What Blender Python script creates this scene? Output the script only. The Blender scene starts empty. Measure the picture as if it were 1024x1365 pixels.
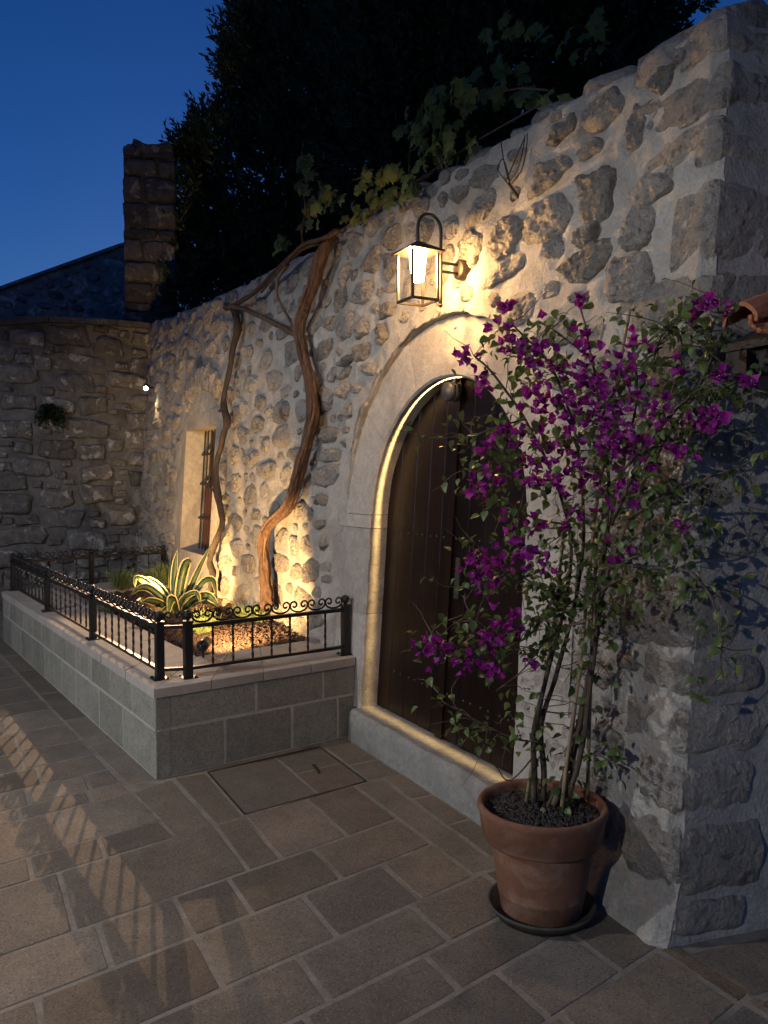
import bpy, math, random
import numpy as np
from mathutils import Vector, Matrix, noise

random.seed(7)
rng = np.random.default_rng(7)
R = math.radians
sc = bpy.context.scene
col = sc.collection

# ------------------------------------------------------------------ camera
# world frame: x runs along the facade (towards the street corner), y goes into the wall, z up, metres
FPX, CX, CY = 1065.0, 512.0, 682.5
PITCH = math.atan((CY - 645) / FPX)
CAM = np.array([0.0, -2.2, 1.6])
YAW = math.atan(572 / (FPX / math.cos(PITCH)))
FW = np.array([-math.cos(YAW), math.sin(YAW), 0.0])
RT = np.array([FW[1], -FW[0], 0.0])
FD = FW * math.cos(PITCH) + np.array([0, 0, -math.sin(PITCH)])
UP = np.cross(RT, FD)
cam_d = bpy.data.cameras.new('camera')
cam = bpy.data.objects.new('camera', cam_d)
col.objects.link(cam)
cam_d.sensor_fit = 'HORIZONTAL'
cam_d.sensor_width = 36.0
cam_d.lens = 36.0 * FPX / 1024.0
cam_d.clip_start = 0.05
cam_d.clip_end = 2000
m3 = Matrix(((RT[0], UP[0], -FD[0]), (RT[1], UP[1], -FD[1]), (RT[2], UP[2], -FD[2])))
cam.matrix_world = Matrix.Translation(Vector(CAM)) @ m3.to_4x4()
sc.camera = cam

# ------------------------------------------------------------------ sky, view
world = bpy.data.worlds.new('World')
sc.world = world
world.use_nodes = True
wn = world.node_tree
wn.nodes.clear()
wo = wn.nodes.new('ShaderNodeOutputWorld')
wb = wn.nodes.new('ShaderNodeBackground')
sky = wn.nodes.new('ShaderNodeTexSky')
sky.sky_type = 'NISHITA'
sky.sun_disc = False
sky.sun_elevation = R(1.0)
sky.sun_rotation = R(290)
sky.air_density = 1.0
sky.dust_density = 0.3
sky.ozone_density = 5.8
wb.inputs['Strength'].default_value = 0.185
wn.links.new(sky.outputs[0], wb.inputs[0])
wn.links.new(wb.outputs[0], wo.inputs[0])
sc.view_settings.view_transform = 'Standard'
sc.view_settings.look = 'None'
sc.view_settings.exposure = 0.45
sc.view_settings.gamma = 1.0
sc.view_settings.use_curve_mapping = False
sc.render.engine = 'CYCLES'
sc.cycles.use_denoising = True
sc.cycles.max_bounces = 6
sc.cycles.diffuse_bounces = 4
sc.cycles.glossy_bounces = 3
sc.cycles.sample_clamp_indirect = 3.0
sc.cycles.caustics_reflective = False
sc.cycles.caustics_refractive = False


# ------------------------------------------------------------------ measuring helpers
BAT = 0.065                                   # the old facade leans back 6.5 cm per metre


def ray(px, py):
    return FD + RT * (px - CX) / FPX - UP * (py - CY) / FPX


def G(px, py, z=0.0):
    d = ray(px, py)
    return CAM + d * ((z - CAM[2]) / d[2])


def W(px, py, off=0.0):
    d = ray(px, py)
    return CAM + d * ((BAT * CAM[2] - off - CAM[1]) / (d[1] - BAT * d[2]))


def PL(px, py, p0, n):
    d = ray(px, py)
    n = np.array(n, float)
    return CAM + d * (np.dot(np.array(p0) - CAM, n) / np.dot(d, n))


def AT(px, py, t):
    return CAM + ray(px, py) * t


def wy(z, off=0.0):
    return BAT * z - off


# ------------------------------------------------------------------ object helpers
class MB:
    def __init__(s):
        s.v = []
        s.f = []

    def box(s, x0, x1, y0, y1, z0, z1, fn=None):
        p = [(x0, y0, z0), (x1, y0, z0), (x1, y1, z0), (x0, y1, z0), (x0, y0, z1), (x1, y0, z1), (x1, y1, z1), (x0, y1, z1)]
        if fn:
            p = [fn(*q) for q in p]
        n = len(s.v)
        s.v += [tuple(map(float, q)) for q in p]
        s.f += [tuple(n + i for i in q) for q in ((0, 3, 2, 1), (4, 5, 6, 7), (0, 1, 5, 4), (1, 2, 6, 5), (2, 3, 7, 6), (3, 0, 4, 7))]
        return s

    def obox(s, c, ax, ay, az, hx, hy, hz):
        c, ax, ay, az = (np.array(q, float) for q in (c, ax, ay, az))
        return s.box(-hx, hx, -hy, hy, -hz, hz, lambda x, y, z: tuple(c + ax * x + ay * y + az * z))

    def tube(s, pts, rad, n=8, cap=True, ridges=0, depth=0.0, twist=0.0, rough=0.0, flat=1.0, seed=0):
        pts = [np.array(p, float) for p in pts]
        m = len(pts)
        if not hasattr(rad, '__len__'):
            rad = [rad] * m
        base = len(s.v)
        prev = None
        for i, p in enumerate(pts):
            t = pts[min(i + 1, m - 1)] - pts[max(i - 1, 0)]
            t = t / (np.linalg.norm(t) + 1e-9)
            if prev is None:
                a = np.cross(t, (0, 0, 1.0)) if abs(t[2]) < 0.9 else np.cross(t, (1.0, 0, 0))
            else:
                a = prev - t * np.dot(prev, t)
            a = a / (np.linalg.norm(a) + 1e-9)
            prev = a
            b = np.cross(t, a)
            for k in range(n):
                th = 2 * math.pi * k / n
                r = rad[i]
                if ridges:
                    r *= 1 + depth * math.cos(ridges * th + twist * i)
                if rough:
                    r *= 1 + rough * (noise.noise(Vector((math.cos(th) * 1.7 + seed, math.sin(th) * 1.7, i * 0.3))) + 0.5 * noise.noise(Vector((math.cos(th) * 4.5 + seed, math.sin(th) * 4.5, i * 0.4))))
                s.v.append(tuple(p + a * math.cos(th) * r + b * math.sin(th) * r * flat))
        for i in range(m - 1):
            for k in range(n):
                k2 = (k + 1) % n
                s.f.append((base + i * n + k, base + i * n + k2, base + (i + 1) * n + k2, base + (i + 1) * n + k))
        if cap:
            s.f.append(tuple(base + k for k in range(n))[::-1])
            s.f.append(tuple(base + (m - 1) * n + k for k in range(n)))
        return s

    def lathe(s, prof, c, n=32, axis=(0, 0, 1)):
        c = np.array(c, float)
        az = np.array(axis, float)
        az = az / np.linalg.norm(az)
        ax = np.cross(az, (0, 1.0, 0)) if abs(az[1]) < 0.9 else np.cross(az, (1.0, 0, 0))
        ax = ax / np.linalg.norm(ax)
        ay = np.cross(az, ax)
        base = len(s.v)
        for r, h in prof:
            for k in range(n):
                th = 2 * math.pi * k / n
                s.v.append(tuple(c + az * h + (ax * math.cos(th) + ay * math.sin(th)) * max(r, 1e-5)))
        for i in range(len(prof) - 1):
            for k in range(n):
                k2 = (k + 1) % n
                s.f.append((base + i * n + k, base + i * n + k2, base + (i + 1) * n + k2, base + (i + 1) * n + k))
        return s

    def mesh(s, name, mat, smooth=False):
        me = bpy.data.meshes.new(name)
        me.from_pydata(s.v, [], s.f)
        if smooth:
            me.polygons.foreach_set('use_smooth', [True] * len(me.polygons))
        if mat:
            me.materials.append(mat)
        me.update()
        return me

    def build(s, name, mat, parent=None, smooth=False):
        return link(name, s.mesh(name, mat, smooth), parent)


def link(name, data, parent=None, mw=None):
    o = bpy.data.objects.new(name, data)
    col.objects.link(o)
    if mw is not None:
        o.matrix_world = mw
    if parent is not None:
        o.parent = parent
        o.matrix_parent_inverse = Matrix.Translation(-parent.location) if parent.type == 'EMPTY' else Matrix.Identity(4)
    return o


def tag(o, label=None, cat=None, group=None, kind=None):
    for k, v in (('label', label), ('category', cat), ('group', group), ('kind', kind)):
        if v:
            o[k] = v
    return o


def thing(name, loc, label, cat, group=None):
    o = bpy.data.objects.new(name, None)
    col.objects.link(o)
    o.empty_display_size = 0.1
    o.location = Vector(loc)
    return tag(o, label, cat, group)


def big_mesh(name, verts, faces, mat, smooth=False):
    """verts (n,3), faces (m,k) numpy arrays"""
    me = bpy.data.meshes.new(name)
    m, k = faces.shape
    me.vertices.add(len(verts))
    me.vertices.foreach_set('co', np.asarray(verts, np.float32).ravel())
    me.loops.add(m * k)
    me.loops.foreach_set('vertex_index', faces.astype(np.int32).ravel())
    me.polygons.add(m)
    me.polygons.foreach_set('loop_start', np.arange(0, m * k, k, dtype=np.int32))
    me.polygons.foreach_set('use_smooth', [smooth] * m)
    me.materials.append(mat)
    me.update(calc_edges=True)
    me.validate()
    return me


def spline(pts, n=6):
    """Catmull-Rom through pts"""
    P = [np.array(p, float) for p in pts]
    P = [2 * P[0] - P[1]] + P + [2 * P[-1] - P[-2]]
    out = []
    for i in range(1, len(P) - 2):
        for k in range(n):
            t = k / n
            a, b, c, d = P[i - 1], P[i], P[i + 1], P[i + 2]
            out.append(0.5 * (2 * b + (c - a) * t + (2 * a - 5 * b + 4 * c - d) * t * t + (3 * b - a - 3 * c + d) * t ** 3))
    out.append(P[-2])
    return out


def lerp_list(vals, m):
    x = np.linspace(0, len(vals) - 1, m)
    return list(np.interp(x, range(len(vals)), vals))


# ------------------------------------------------------------------ materials
def base_mat(name):
    m = bpy.data.materials.new(name)
    m.use_nodes = True
    nt = m.node_tree
    return m, nt, nt.nodes['Principled BSDF']


def N(nt, typ, **kw):
    n = nt.nodes.new(typ)
    for k, v in kw.items():
        setattr(n, k, v)
    return n


def ramp(nt, src, stops):
    r = N(nt, 'ShaderNodeValToRGB')
    el = r.color_ramp.elements
    while len(el) < len(stops):
        el.new(0.5)
    for e, (p, c) in zip(el, stops):
        e.position = p
        e.color = (*c, 1) if len(c) == 3 else c
    nt.links.new(src, r.inputs[0])
    return r.outputs[0]


def mixc(nt, fac, a, b, blend='MIX'):
    n = N(nt, 'ShaderNodeMix', data_type='RGBA', blend_type=blend)
    for sock, v in ((n.inputs[0], fac), (n.inputs[6], a), (n.inputs[7], b)):
        if isinstance(v, (int, float)):
            sock.default_value = v
        elif isinstance(v, tuple):
            sock.default_value = (*v, 1)
        else:
            nt.links.new(v, sock)
    return n.outputs[2]


def noise_tex(nt, vec, scale, detail=6, rough=0.6, dist=0.0):
    n = N(nt, 'ShaderNodeTexNoise')
    n.inputs['Scale'].default_value = scale
    n.inputs['Detail'].default_value = detail
    n.inputs['Roughness'].default_value = rough
    n.inputs['Distortion'].default_value = dist
    nt.links.new(vec, n.inputs['Vector'])
    return n.outputs['Fac']


def math_n(nt, op, a, b=None):
    n = N(nt, 'ShaderNodeMath', operation=op)
    for i, v in enumerate((a, b)):
        if v is None:
            continue
        if isinstance(v, (int, float)):
            n.inputs[i].default_value = v
        else:
            nt.links.new(v, n.inputs[i])
    return n.outputs[0]


def rocky(name, c1, c2, c3, s1=9, s2=3.5, stain=(0.5, 0.66), bump=0.6, dist=0.02, rough=0.9, var=0.35, fleck=None, fine=60, tint=None, spec=0.25, crag=0.0, wash=None):
    """mineral surface: two tones by noise, a third tone in patches, per-object value change, relief"""
    m, nt, bs = base_mat(name)
    geo = N(nt, 'ShaderNodeNewGeometry')
    oi = N(nt, 'ShaderNodeObjectInfo')
    vec = N(nt, 'ShaderNodeVectorMath', operation='ADD')
    mul = N(nt, 'ShaderNodeVectorMath', operation='SCALE')
    comb = N(nt, 'ShaderNodeCombineXYZ')
    for i in range(3):
        nt.links.new(oi.outputs['Random'], comb.inputs[i])
    nt.links.new(comb.outputs[0], mul.inputs[0])
    mul.inputs['Scale'].default_value = 13.0
    nt.links.new(geo.outputs['Position'], vec.inputs[0])
    nt.links.new(mul.outputs[0], vec.inputs[1])
    pos = vec.outputs[0]
    n1 = noise_tex(nt, pos, s1, 9, 0.68, 0.3)
    n2 = noise_tex(nt, pos, s2, 5, 0.6, 0.6)
    nf = noise_tex(nt, pos, fine, 4, 0.65)
    c = ramp(nt, n1, [(0.3, c1), (0.7, c2)])
    c = mixc(nt, ramp(nt, n2, [(stain[0], (0, 0, 0)), (stain[1], (1, 1, 1))]), c, c3)
    if tint:
        c = mixc(nt, math_n(nt, 'MULTIPLY', math_n(nt, 'FRACT', math_n(nt, 'MULTIPLY', oi.outputs['Random'], 7.13)), 0.75), c, tint, 'MULTIPLY')
    if wash:                                    # lime mortar smeared over part of the stone
        nw = noise_tex(nt, pos, 7.0, 7, 0.7, 0.8)
        c = mixc(nt, ramp(nt, nw, [(0.40, (0, 0, 0)), (0.55, (0.95, 0.95, 0.95))]), c, wash)
    if fleck:
        vo = N(nt, 'ShaderNodeTexVoronoi')
        vo.inputs['Scale'].default_value = 170
        nt.links.new(pos, vo.inputs['Vector'])
        sep = N(nt, 'ShaderNodeSeparateColor')
        nt.links.new(vo.outputs['Color'], sep.inputs[0])
        c = mixc(nt, math_n(nt, 'MULTIPLY', ramp(nt, sep.outputs[0], [(0.78, (0, 0, 0)), (0.95, (1, 1, 1))]), 0.4), c, fleck)
        c = mixc(nt, math_n(nt, 'MULTIPLY', ramp(nt, sep.outputs[1], [(0.7, (0, 0, 0)), (0.95, (1, 1, 1))]), 0.5), c, tuple(q * 0.4 for q in c1))
    val = math_n(nt, 'ADD', math_n(nt, 'MULTIPLY', oi.outputs['Random'], 2 * var), 1 - var)
    hsv = N(nt, 'ShaderNodeHueSaturation')
    nt.links.new(c, hsv.inputs['Color'])
    nt.links.new(val, hsv.inputs['Value'])
    c2_ = mixc(nt, 0.5, hsv.outputs[0], ramp(nt, nf, [(0.3, (0.45, 0.45, 0.45)), (0.7, (1.0, 1.0, 1.0))]), 'MULTIPLY')
    nt.links.new(c2_, bs.inputs['Base Color'])
    bs.inputs['Roughness'].default_value = rough
    bs.inputs['Specular IOR Level'].default_value = spec
    bm = N(nt, 'ShaderNodeBump')
    bm.inputs['Strength'].default_value = bump
    bm.inputs['Distance'].default_value = dist
    h = math_n(nt, 'ADD', math_n(nt, 'MULTIPLY', n1, 1.0), math_n(nt, 'MULTIPLY', nf, 0.3))
    if crag:
        rg = N(nt, 'ShaderNodeTexNoise', noise_type='RIDGED_MULTIFRACTAL')
        rg.inputs['Scale'].default_value = s1 * 0.55
        rg.inputs['Detail'].default_value = 6
        rg.inputs['Roughness'].default_value = 0.6
        rg.inputs['Distortion'].default_value = 0.4
        nt.links.new(pos, rg.inputs['Vector'])
        h = math_n(nt, 'ADD', h, math_n(nt, 'MULTIPLY', rg.outputs['Fac'], crag))
    nt.links.new(h, bm.inputs['Height'])
    nt.links.new(bm.outputs[0], bs.inputs['Normal'])
    return m


def plain(name, c, rough=0.5, metal=0.0, var=0.15, bump=0.0, scale=40, coat=0.0):
    m, nt, bs = base_mat(name)
    geo = N(nt, 'ShaderNodeNewGeometry')
    n1 = noise_tex(nt, geo.outputs['Position'], scale, 5, 0.6)
    cc = ramp(nt, n1, [(0.3, tuple(q * (1 - var) for q in c)), (0.7, tuple(min(1, q * (1 + var)) for q in c))])
    nt.links.new(cc, bs.inputs['Base Color'])
    bs.inputs['Roughness'].default_value = rough
    bs.inputs['Metallic'].default_value = metal
    bs.inputs['Coat Weight'].default_value = coat
    if bump:
        bm = N(nt, 'ShaderNodeBump')
        bm.inputs['Strength'].default_value = bump
        bm.inputs['Distance'].default_value = 0.005
        nt.links.new(n1, bm.inputs['Height'])
        nt.links.new(bm.outputs[0], bs.inputs['Normal'])
    return m


def leafy(name, c, c2, rough=0.45, trans=0.25, scale=30):
    m, nt, bs = base_mat(name)
    geo = N(nt, 'ShaderNodeNewGeometry')
    oi = N(nt, 'ShaderNodeObjectInfo')
    n1 = noise_tex(nt, geo.outputs['Position'], scale, 3, 0.6)
    f = math_n(nt, 'ADD', math_n(nt, 'MULTIPLY', geo.outputs['Random Per Island'], 0.5), math_n(nt, 'MULTIPLY', math_n(nt, 'ADD', n1, oi.outputs['Random']), 0.3))
    cc = ramp(nt, f, [(0.15, c), (0.85, c2)])
    nt.links.new(cc, bs.inputs['Base Color'])
    bs.inputs['Roughness'].default_value = rough
    tr = N(nt, 'ShaderNodeBsdfTranslucent')
    nt.links.new(cc, tr.inputs['Color'])
    mx = N(nt, 'ShaderNodeMixShader')
    mx.inputs[0].default_value = trans
    nt.links.new(bs.outputs[0], mx.inputs[1])
    nt.links.new(tr.outputs[0], mx.inputs[2])
    nt.links.new(mx.outputs[0], nt.nodes['Material Output'].inputs[0])
    return m


def emit(name, c, s):
    m = bpy.data.materials.new(name)
    m.use_nodes = True
    nt = m.node_tree
    nt.nodes.clear()
    e = N(nt, 'ShaderNodeEmission')
    e.inputs[0].default_value = (*c, 1)
    e.inputs[1].default_value = s
    o = N(nt, 'ShaderNodeOutputMaterial')
    nt.links.new(e.outputs[0], o.inputs[0])
    return m


def wood(name, c, c2, rough=0.42, axis=2, coat=0.0, bump=0.35, bd=0.003, sx=55):
    m, nt, bs = base_mat(name)
    geo = N(nt, 'ShaderNodeNewGeometry')
    oi = N(nt, 'ShaderNodeObjectInfo')
    mp = N(nt, 'ShaderNodeMapping')
    s = [sx, sx, sx]
    s[axis] = 2.2
    mp.inputs['Scale'].default_value = s
    nt.links.new(geo.outputs['Position'], mp.inputs[0])
    n1 = noise_tex(nt, mp.outputs[0], 1.0, 7, 0.65, 0.5)
    n2 = noise_tex(nt, geo.outputs['Position'], 3.0, 4, 0.6)
    cc = ramp(nt, n1, [(0.3, c), (0.72, c2)])
    hsv = N(nt, 'ShaderNodeHueSaturation')
    nt.links.new(cc, hsv.inputs['Color'])
    nt.links.new(math_n(nt, 'ADD', math_n(nt, 'MULTIPLY', oi.outputs['Random'], 0.7), math_n(nt, 'ADD', math_n(nt, 'MULTIPLY', n2, 0.6), 0.35)), hsv.inputs['Value'])
    nt.links.new(hsv.outputs[0], bs.inputs['Base Color'])
    nt.links.new(math_n(nt, 'ADD', math_n(nt, 'MULTIPLY', n2, 0.3), rough - 0.15), bs.inputs['Roughness'])
    bs.inputs['Coat Weight'].default_value = coat
    bm = N(nt, 'ShaderNodeBump')
    bm.inputs['Strength'].default_value = bump
    bm.inputs['Distance'].default_value = bd
    nt.links.new(n1, bm.inputs['Height'])
    nt.links.new(bm.outputs[0], bs.inputs['Normal'])
    return m


M = {}
M['mortar'] = rocky('lime_mortar', (0.40, 0.374, 0.335), (0.55, 0.52, 0.472), (0.33, 0.308, 0.276), 13, 3.2, (0.46, 0.70), 0.9, 0.026, 0.95, 0.0, fine=80, crag=0.12)
M['rubble'] = rocky('rubble_limestone', (0.30, 0.28, 0.255), (0.70, 0.655, 0.59), (0.19, 0.18, 0.17), 42, 14, (0.53, 0.62), 1.0, 0.06, 0.95, 0.26, fine=110, tint=(1.0, 0.91, 0.80), crag=0.9, wash=(0.52, 0.485, 0.44))
M['surround'] = rocky('dressed_limestone', (0.40, 0.365, 0.32), (0.58, 0.535, 0.475), (0.32, 0.295, 0.265), 18, 2.2, (0.48, 0.70), 0.8, 0.02, 0.9, 0.10, fine=110, crag=0.2)
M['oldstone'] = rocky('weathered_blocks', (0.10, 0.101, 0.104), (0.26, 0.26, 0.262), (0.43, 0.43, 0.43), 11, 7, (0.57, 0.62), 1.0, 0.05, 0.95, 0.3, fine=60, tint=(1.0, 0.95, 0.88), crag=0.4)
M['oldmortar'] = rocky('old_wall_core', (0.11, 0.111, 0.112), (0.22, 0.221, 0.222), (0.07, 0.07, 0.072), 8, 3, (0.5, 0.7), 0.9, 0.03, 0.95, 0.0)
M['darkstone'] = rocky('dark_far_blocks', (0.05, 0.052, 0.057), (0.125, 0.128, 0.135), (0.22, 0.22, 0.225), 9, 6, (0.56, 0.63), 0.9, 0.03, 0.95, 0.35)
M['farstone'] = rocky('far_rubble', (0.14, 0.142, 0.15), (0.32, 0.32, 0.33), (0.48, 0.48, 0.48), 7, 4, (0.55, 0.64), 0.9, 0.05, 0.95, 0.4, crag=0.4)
M['paver'] = rocky('paving_stone', (0.150, 0.118, 0.085), (0.245, 0.197, 0.148), (0.14, 0.115, 0.092), 5, 1.7, (0.45, 0.7), 0.6, 0.006, 0.78, 0.28, fleck=(0.30, 0.26, 0.22), fine=120, tint=(0.88, 0.97, 1.08), spec=0.35)
M['grout'] = rocky('paving_grout', (0.22, 0.197, 0.165), (0.30, 0.27, 0.228), (0.15, 0.133, 0.11), 14, 4, (0.5, 0.7), 0.5, 0.004, 0.95, 0.0)
M['block'] = rocky('planter_block', (0.25, 0.245, 0.205), (0.37, 0.36, 0.305), (0.22, 0.215, 0.18), 24, 3, (0.45, 0.75), 0.5, 0.006, 0.9, 0.14, fleck=(0.42, 0.41, 0.36), fine=180)
M['blockgrout'] = rocky('planter_grout', (0.42, 0.40, 0.35), (0.52, 0.50, 0.44), (0.4, 0.38, 0.33), 20, 4, (0.5, 0.7), 0.4, 0.004, 0.95, 0.0)
M['coping'] = rocky('coping_stone', (0.40, 0.36, 0.32), (0.52, 0.475, 0.42), (0.36, 0.33, 0.29), 14, 3, (0.5, 0.75), 0.4, 0.005, 0.85, 0.06, fine=140)
M['threshold'] = rocky('worn_threshold', (0.27, 0.27, 0.25), (0.42, 0.41, 0.375), (0.22, 0.22, 0.205), 28, 3, (0.5, 0.7), 0.9, 0.012, 0.9, 0.0, fine=120)
M['gravel'] = rocky('volcanic_gravel', (0.05, 0.035, 0.03), (0.13, 0.085, 0.07), (0.17, 0.11, 0.09), 60, 25, (0.5, 0.7), 0.7, 0.01, 0.95, 0.3)
M['potgravel'] = rocky('dark_pot_gravel', (0.035, 0.03, 0.029), (0.085, 0.072, 0.068), (0.1, 0.085, 0.08), 60, 25, (0.5, 0.7), 0.7, 0.01, 0.95, 0.3)
M['soil'] = rocky('dark_soil', (0.03, 0.022, 0.018), (0.06, 0.045, 0.035), (0.04, 0.03, 0.025), 30, 6, (0.5, 0.7), 1, 0.02, 0.95, 0.0)
M['rock'] = rocky('garden_rock', (0.2, 0.14, 0.11), (0.36, 0.27, 0.21), (0.14, 0.11, 0.09), 14, 6, (0.5, 0.7), 1, 0.03, 0.95, 0.3)
M['terracotta'] = rocky('terracotta', (0.16, 0.073, 0.042), (0.25, 0.12, 0.073), (0.32, 0.21, 0.155), 9, 4.5, (0.52, 0.72), 0.3, 0.003, 0.8, 0.04, fine=150)
M['saucer'] = rocky('dark_clay_saucer', (0.055, 0.05, 0.042), (0.10, 0.092, 0.078), (0.06, 0.058, 0.05), 14, 4, (0.5, 0.7), 0.2, 0.003, 0.7, 0.0)
M['tile'] = rocky('roof_tile_clay', (0.24, 0.085, 0.045), (0.36, 0.15, 0.08), (0.2, 0.11, 0.08), 14, 5, (0.52, 0.7), 0.5, 0.006, 0.9, 0.2)
M['iron'] = plain('black_painted_iron', (0.012, 0.012, 0.013), 0.38, 0.0, 0.3, 0.15, 90)
M['iron2'] = plain('old_window_iron', (0.035, 0.028, 0.024), 0.7, 0.2, 0.4, 0.4, 60)
M['bronze'] = plain('lantern_bronze', (0.035, 0.026, 0.02), 0.5, 0.2, 0.2)
M['blackplastic'] = plain('fixture_black', (0.014, 0.014, 0.015), 0.35, 0.0, 0.2)
M['greymetal'] = plain('fixture_grey', (0.10, 0.095, 0.09), 0.45, 0.3, 0.2)
M['steel'] = plain('frame_steel', (0.06, 0.055, 0.05), 0.5, 0.5, 0.3)
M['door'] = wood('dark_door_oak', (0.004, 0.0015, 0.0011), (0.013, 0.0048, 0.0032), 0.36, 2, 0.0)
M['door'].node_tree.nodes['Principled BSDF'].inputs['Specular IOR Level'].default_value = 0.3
M['shutter'] = wood('red_shutter', (0.16, 0.035, 0.018), (0.26, 0.06, 0.03), 0.6)
M['beam'] = wood('dark_eave_timber', (0.012, 0.009, 0.007), (0.035, 0.026, 0.02), 0.7, 1)
M['bark'] = wood('vine_bark', (0.04, 0.022, 0.014), (0.23, 0.132, 0.08), 0.9, 2, 0, 1.0, 0.025, 38)
M['darkbark'] = wood('dark_bark', (0.022, 0.016, 0.013), (0.085, 0.062, 0.048), 0.9, 2, 0, 1.0, 0.02, 38)
M['stem'] = wood('woody_stem', (0.05, 0.033, 0.024), (0.14, 0.10, 0.07), 0.85, 2, 0, 0.6)
M['cane'] = wood('bamboo_cane', (0.24, 0.17, 0.09), (0.36, 0.27, 0.16), 0.6)
M['tree_leaf'] = leafy('evergreen_leaf', (0.014, 0.027, 0.011), (0.042, 0.07, 0.026), 0.5, 0.15)
M['vine_leaf'] = leafy('grape_leaf', (0.09, 0.12, 0.02), (0.21, 0.23, 0.05), 0.55, 0.4)
M['boug_leaf'] = leafy('bougainvillea_leaf', (0.05, 0.09, 0.022), (0.14, 0.19, 0.055), 0.42, 0.35)
M['bract'] = leafy('magenta_bract', (0.13, 0.004, 0.13), (0.44, 0.024, 0.35), 0.6, 0.4)
M['bractwhite'] = plain('flower_white', (0.75, 0.72, 0.62), 0.6)
M['agave'] = leafy('agave_green', (0.045, 0.085, 0.035), (0.10, 0.15, 0.06), 0.4, 0.1)
M['agave_edge'] = plain('agave_cream_margin', (0.58, 0.50, 0.22), 0.45)
M['shrub'] = leafy('grey_green_shrub', (0.10, 0.15, 0.05), (0.24, 0.30, 0.12), 0.6, 0.2)
M['fern'] = leafy('fern_leaf', (0.01, 0.02, 0.01), (0.03, 0.045, 0.02), 0.5, 0.2)
M['lens'] = emit('lens_glow', (1.0, 0.86, 0.62), 45)
M['lamp'] = emit('lantern_diffuser_glow', (1.0, 0.55, 0.19), 310)
M['streetlamp'] = emit('street_lamp_glow', (1.0, 0.99, 0.98), 8600)

def lamp(name, typ, loc, power, color, parent, target=None, size=60, blend=0.5, radius=0.01):
    d = bpy.data.lights.new(name, typ)
    d.energy = power
    d.color = color
    d.shadow_soft_size = radius
    if typ == 'SPOT':
        d.spot_size = R(size)
        d.spot_blend = blend
    mw = Matrix.Translation(Vector(loc))
    if target is not None:
        q = (Vector(target) - Vector(loc)).to_track_quat('-Z', 'Y')
        mw = mw @ q.to_matrix().to_4x4()
    return link(name, d, parent, mw)


# ------------------------------------------------------------------ stones
def outline(w, h, n=16, p=3.0, jit=0.12, rot=0.0, seed=0.0):
    """angular rubble outline: a few jittered corners on a superellipse, worn round, n points"""
    rr = random.Random(seed * 17.31 + w * 91 + h * 57)
    m = rr.choice((4, 5, 5, 6, 7)) if w < 1.9 * h else rr.choice((5, 6, 7))
    a0 = rr.uniform(0, 6.28)
    cs = []
    wear = 0.09
    if p >= 4.5:                                # roughly squared block
        wear = 0.10
        j_ = jit * 0.9
        cs = [(x_ * w / 2 * (1 + rr.uniform(-j_, j_ * 0.3)), z_ * h / 2 * (1 + rr.uniform(-j_ * 1.6, j_ * 0.3))) for x_, z_ in ((-1, -1), (rr.uniform(-.4, .4), -1), (1, -1), (1, rr.uniform(-.3, .3)), (1, 1), (rr.uniform(-.4, .4), 1), (-1, 1), (-1, rr.uniform(-.3, .3)))]
        m = 0
    for k in range(m):
        th = a0 + 2 * math.pi * (k + rr.uniform(-0.28, 0.28)) / m
        c, s = math.cos(th), math.sin(th)
        r = (abs(c) ** p + abs(s) ** p) ** (-1 / p) * rr.uniform(1.0 - jit, 1.0 + jit * 0.4) * 1.06
        cs.append((c * r * w / 2, s * r * h / 2))
    for _ in range(1):                          # wear the corners
        q = []
        for i in range(len(cs)):
            a, b = cs[i], cs[(i + 1) % len(cs)]
            q += [(a[0] + (b[0] - a[0]) * wear, a[1] + (b[1] - a[1]) * wear), (b[0] + (a[0] - b[0]) * wear, b[1] + (a[1] - b[1]) * wear)]
        cs = q
    P = np.array(cs + cs[:1])
    d = np.concatenate([[0], np.cumsum(np.linalg.norm(np.diff(P, axis=0), axis=1))])
    t = np.linspace(0, d[-1], n, endpoint=False)
    xs_, zs_ = np.interp(t, d, P[:, 0]), np.interp(t, d, P[:, 1])
    out = []
    for i, (x, z) in enumerate(zip(xs_, zs_)):
        q = 1 + 0.10 * noise.noise(Vector((x * 22 + seed, z * 22, 5.1))) + 0.07 * noise.noise(Vector((x * 60 + seed, z * 60, 2.1)))
        x, z = x * q, z * q
        out.append((x * math.cos(rot) - z * math.sin(rot), x * math.sin(rot) + z * math.cos(rot)))
    return out


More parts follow.
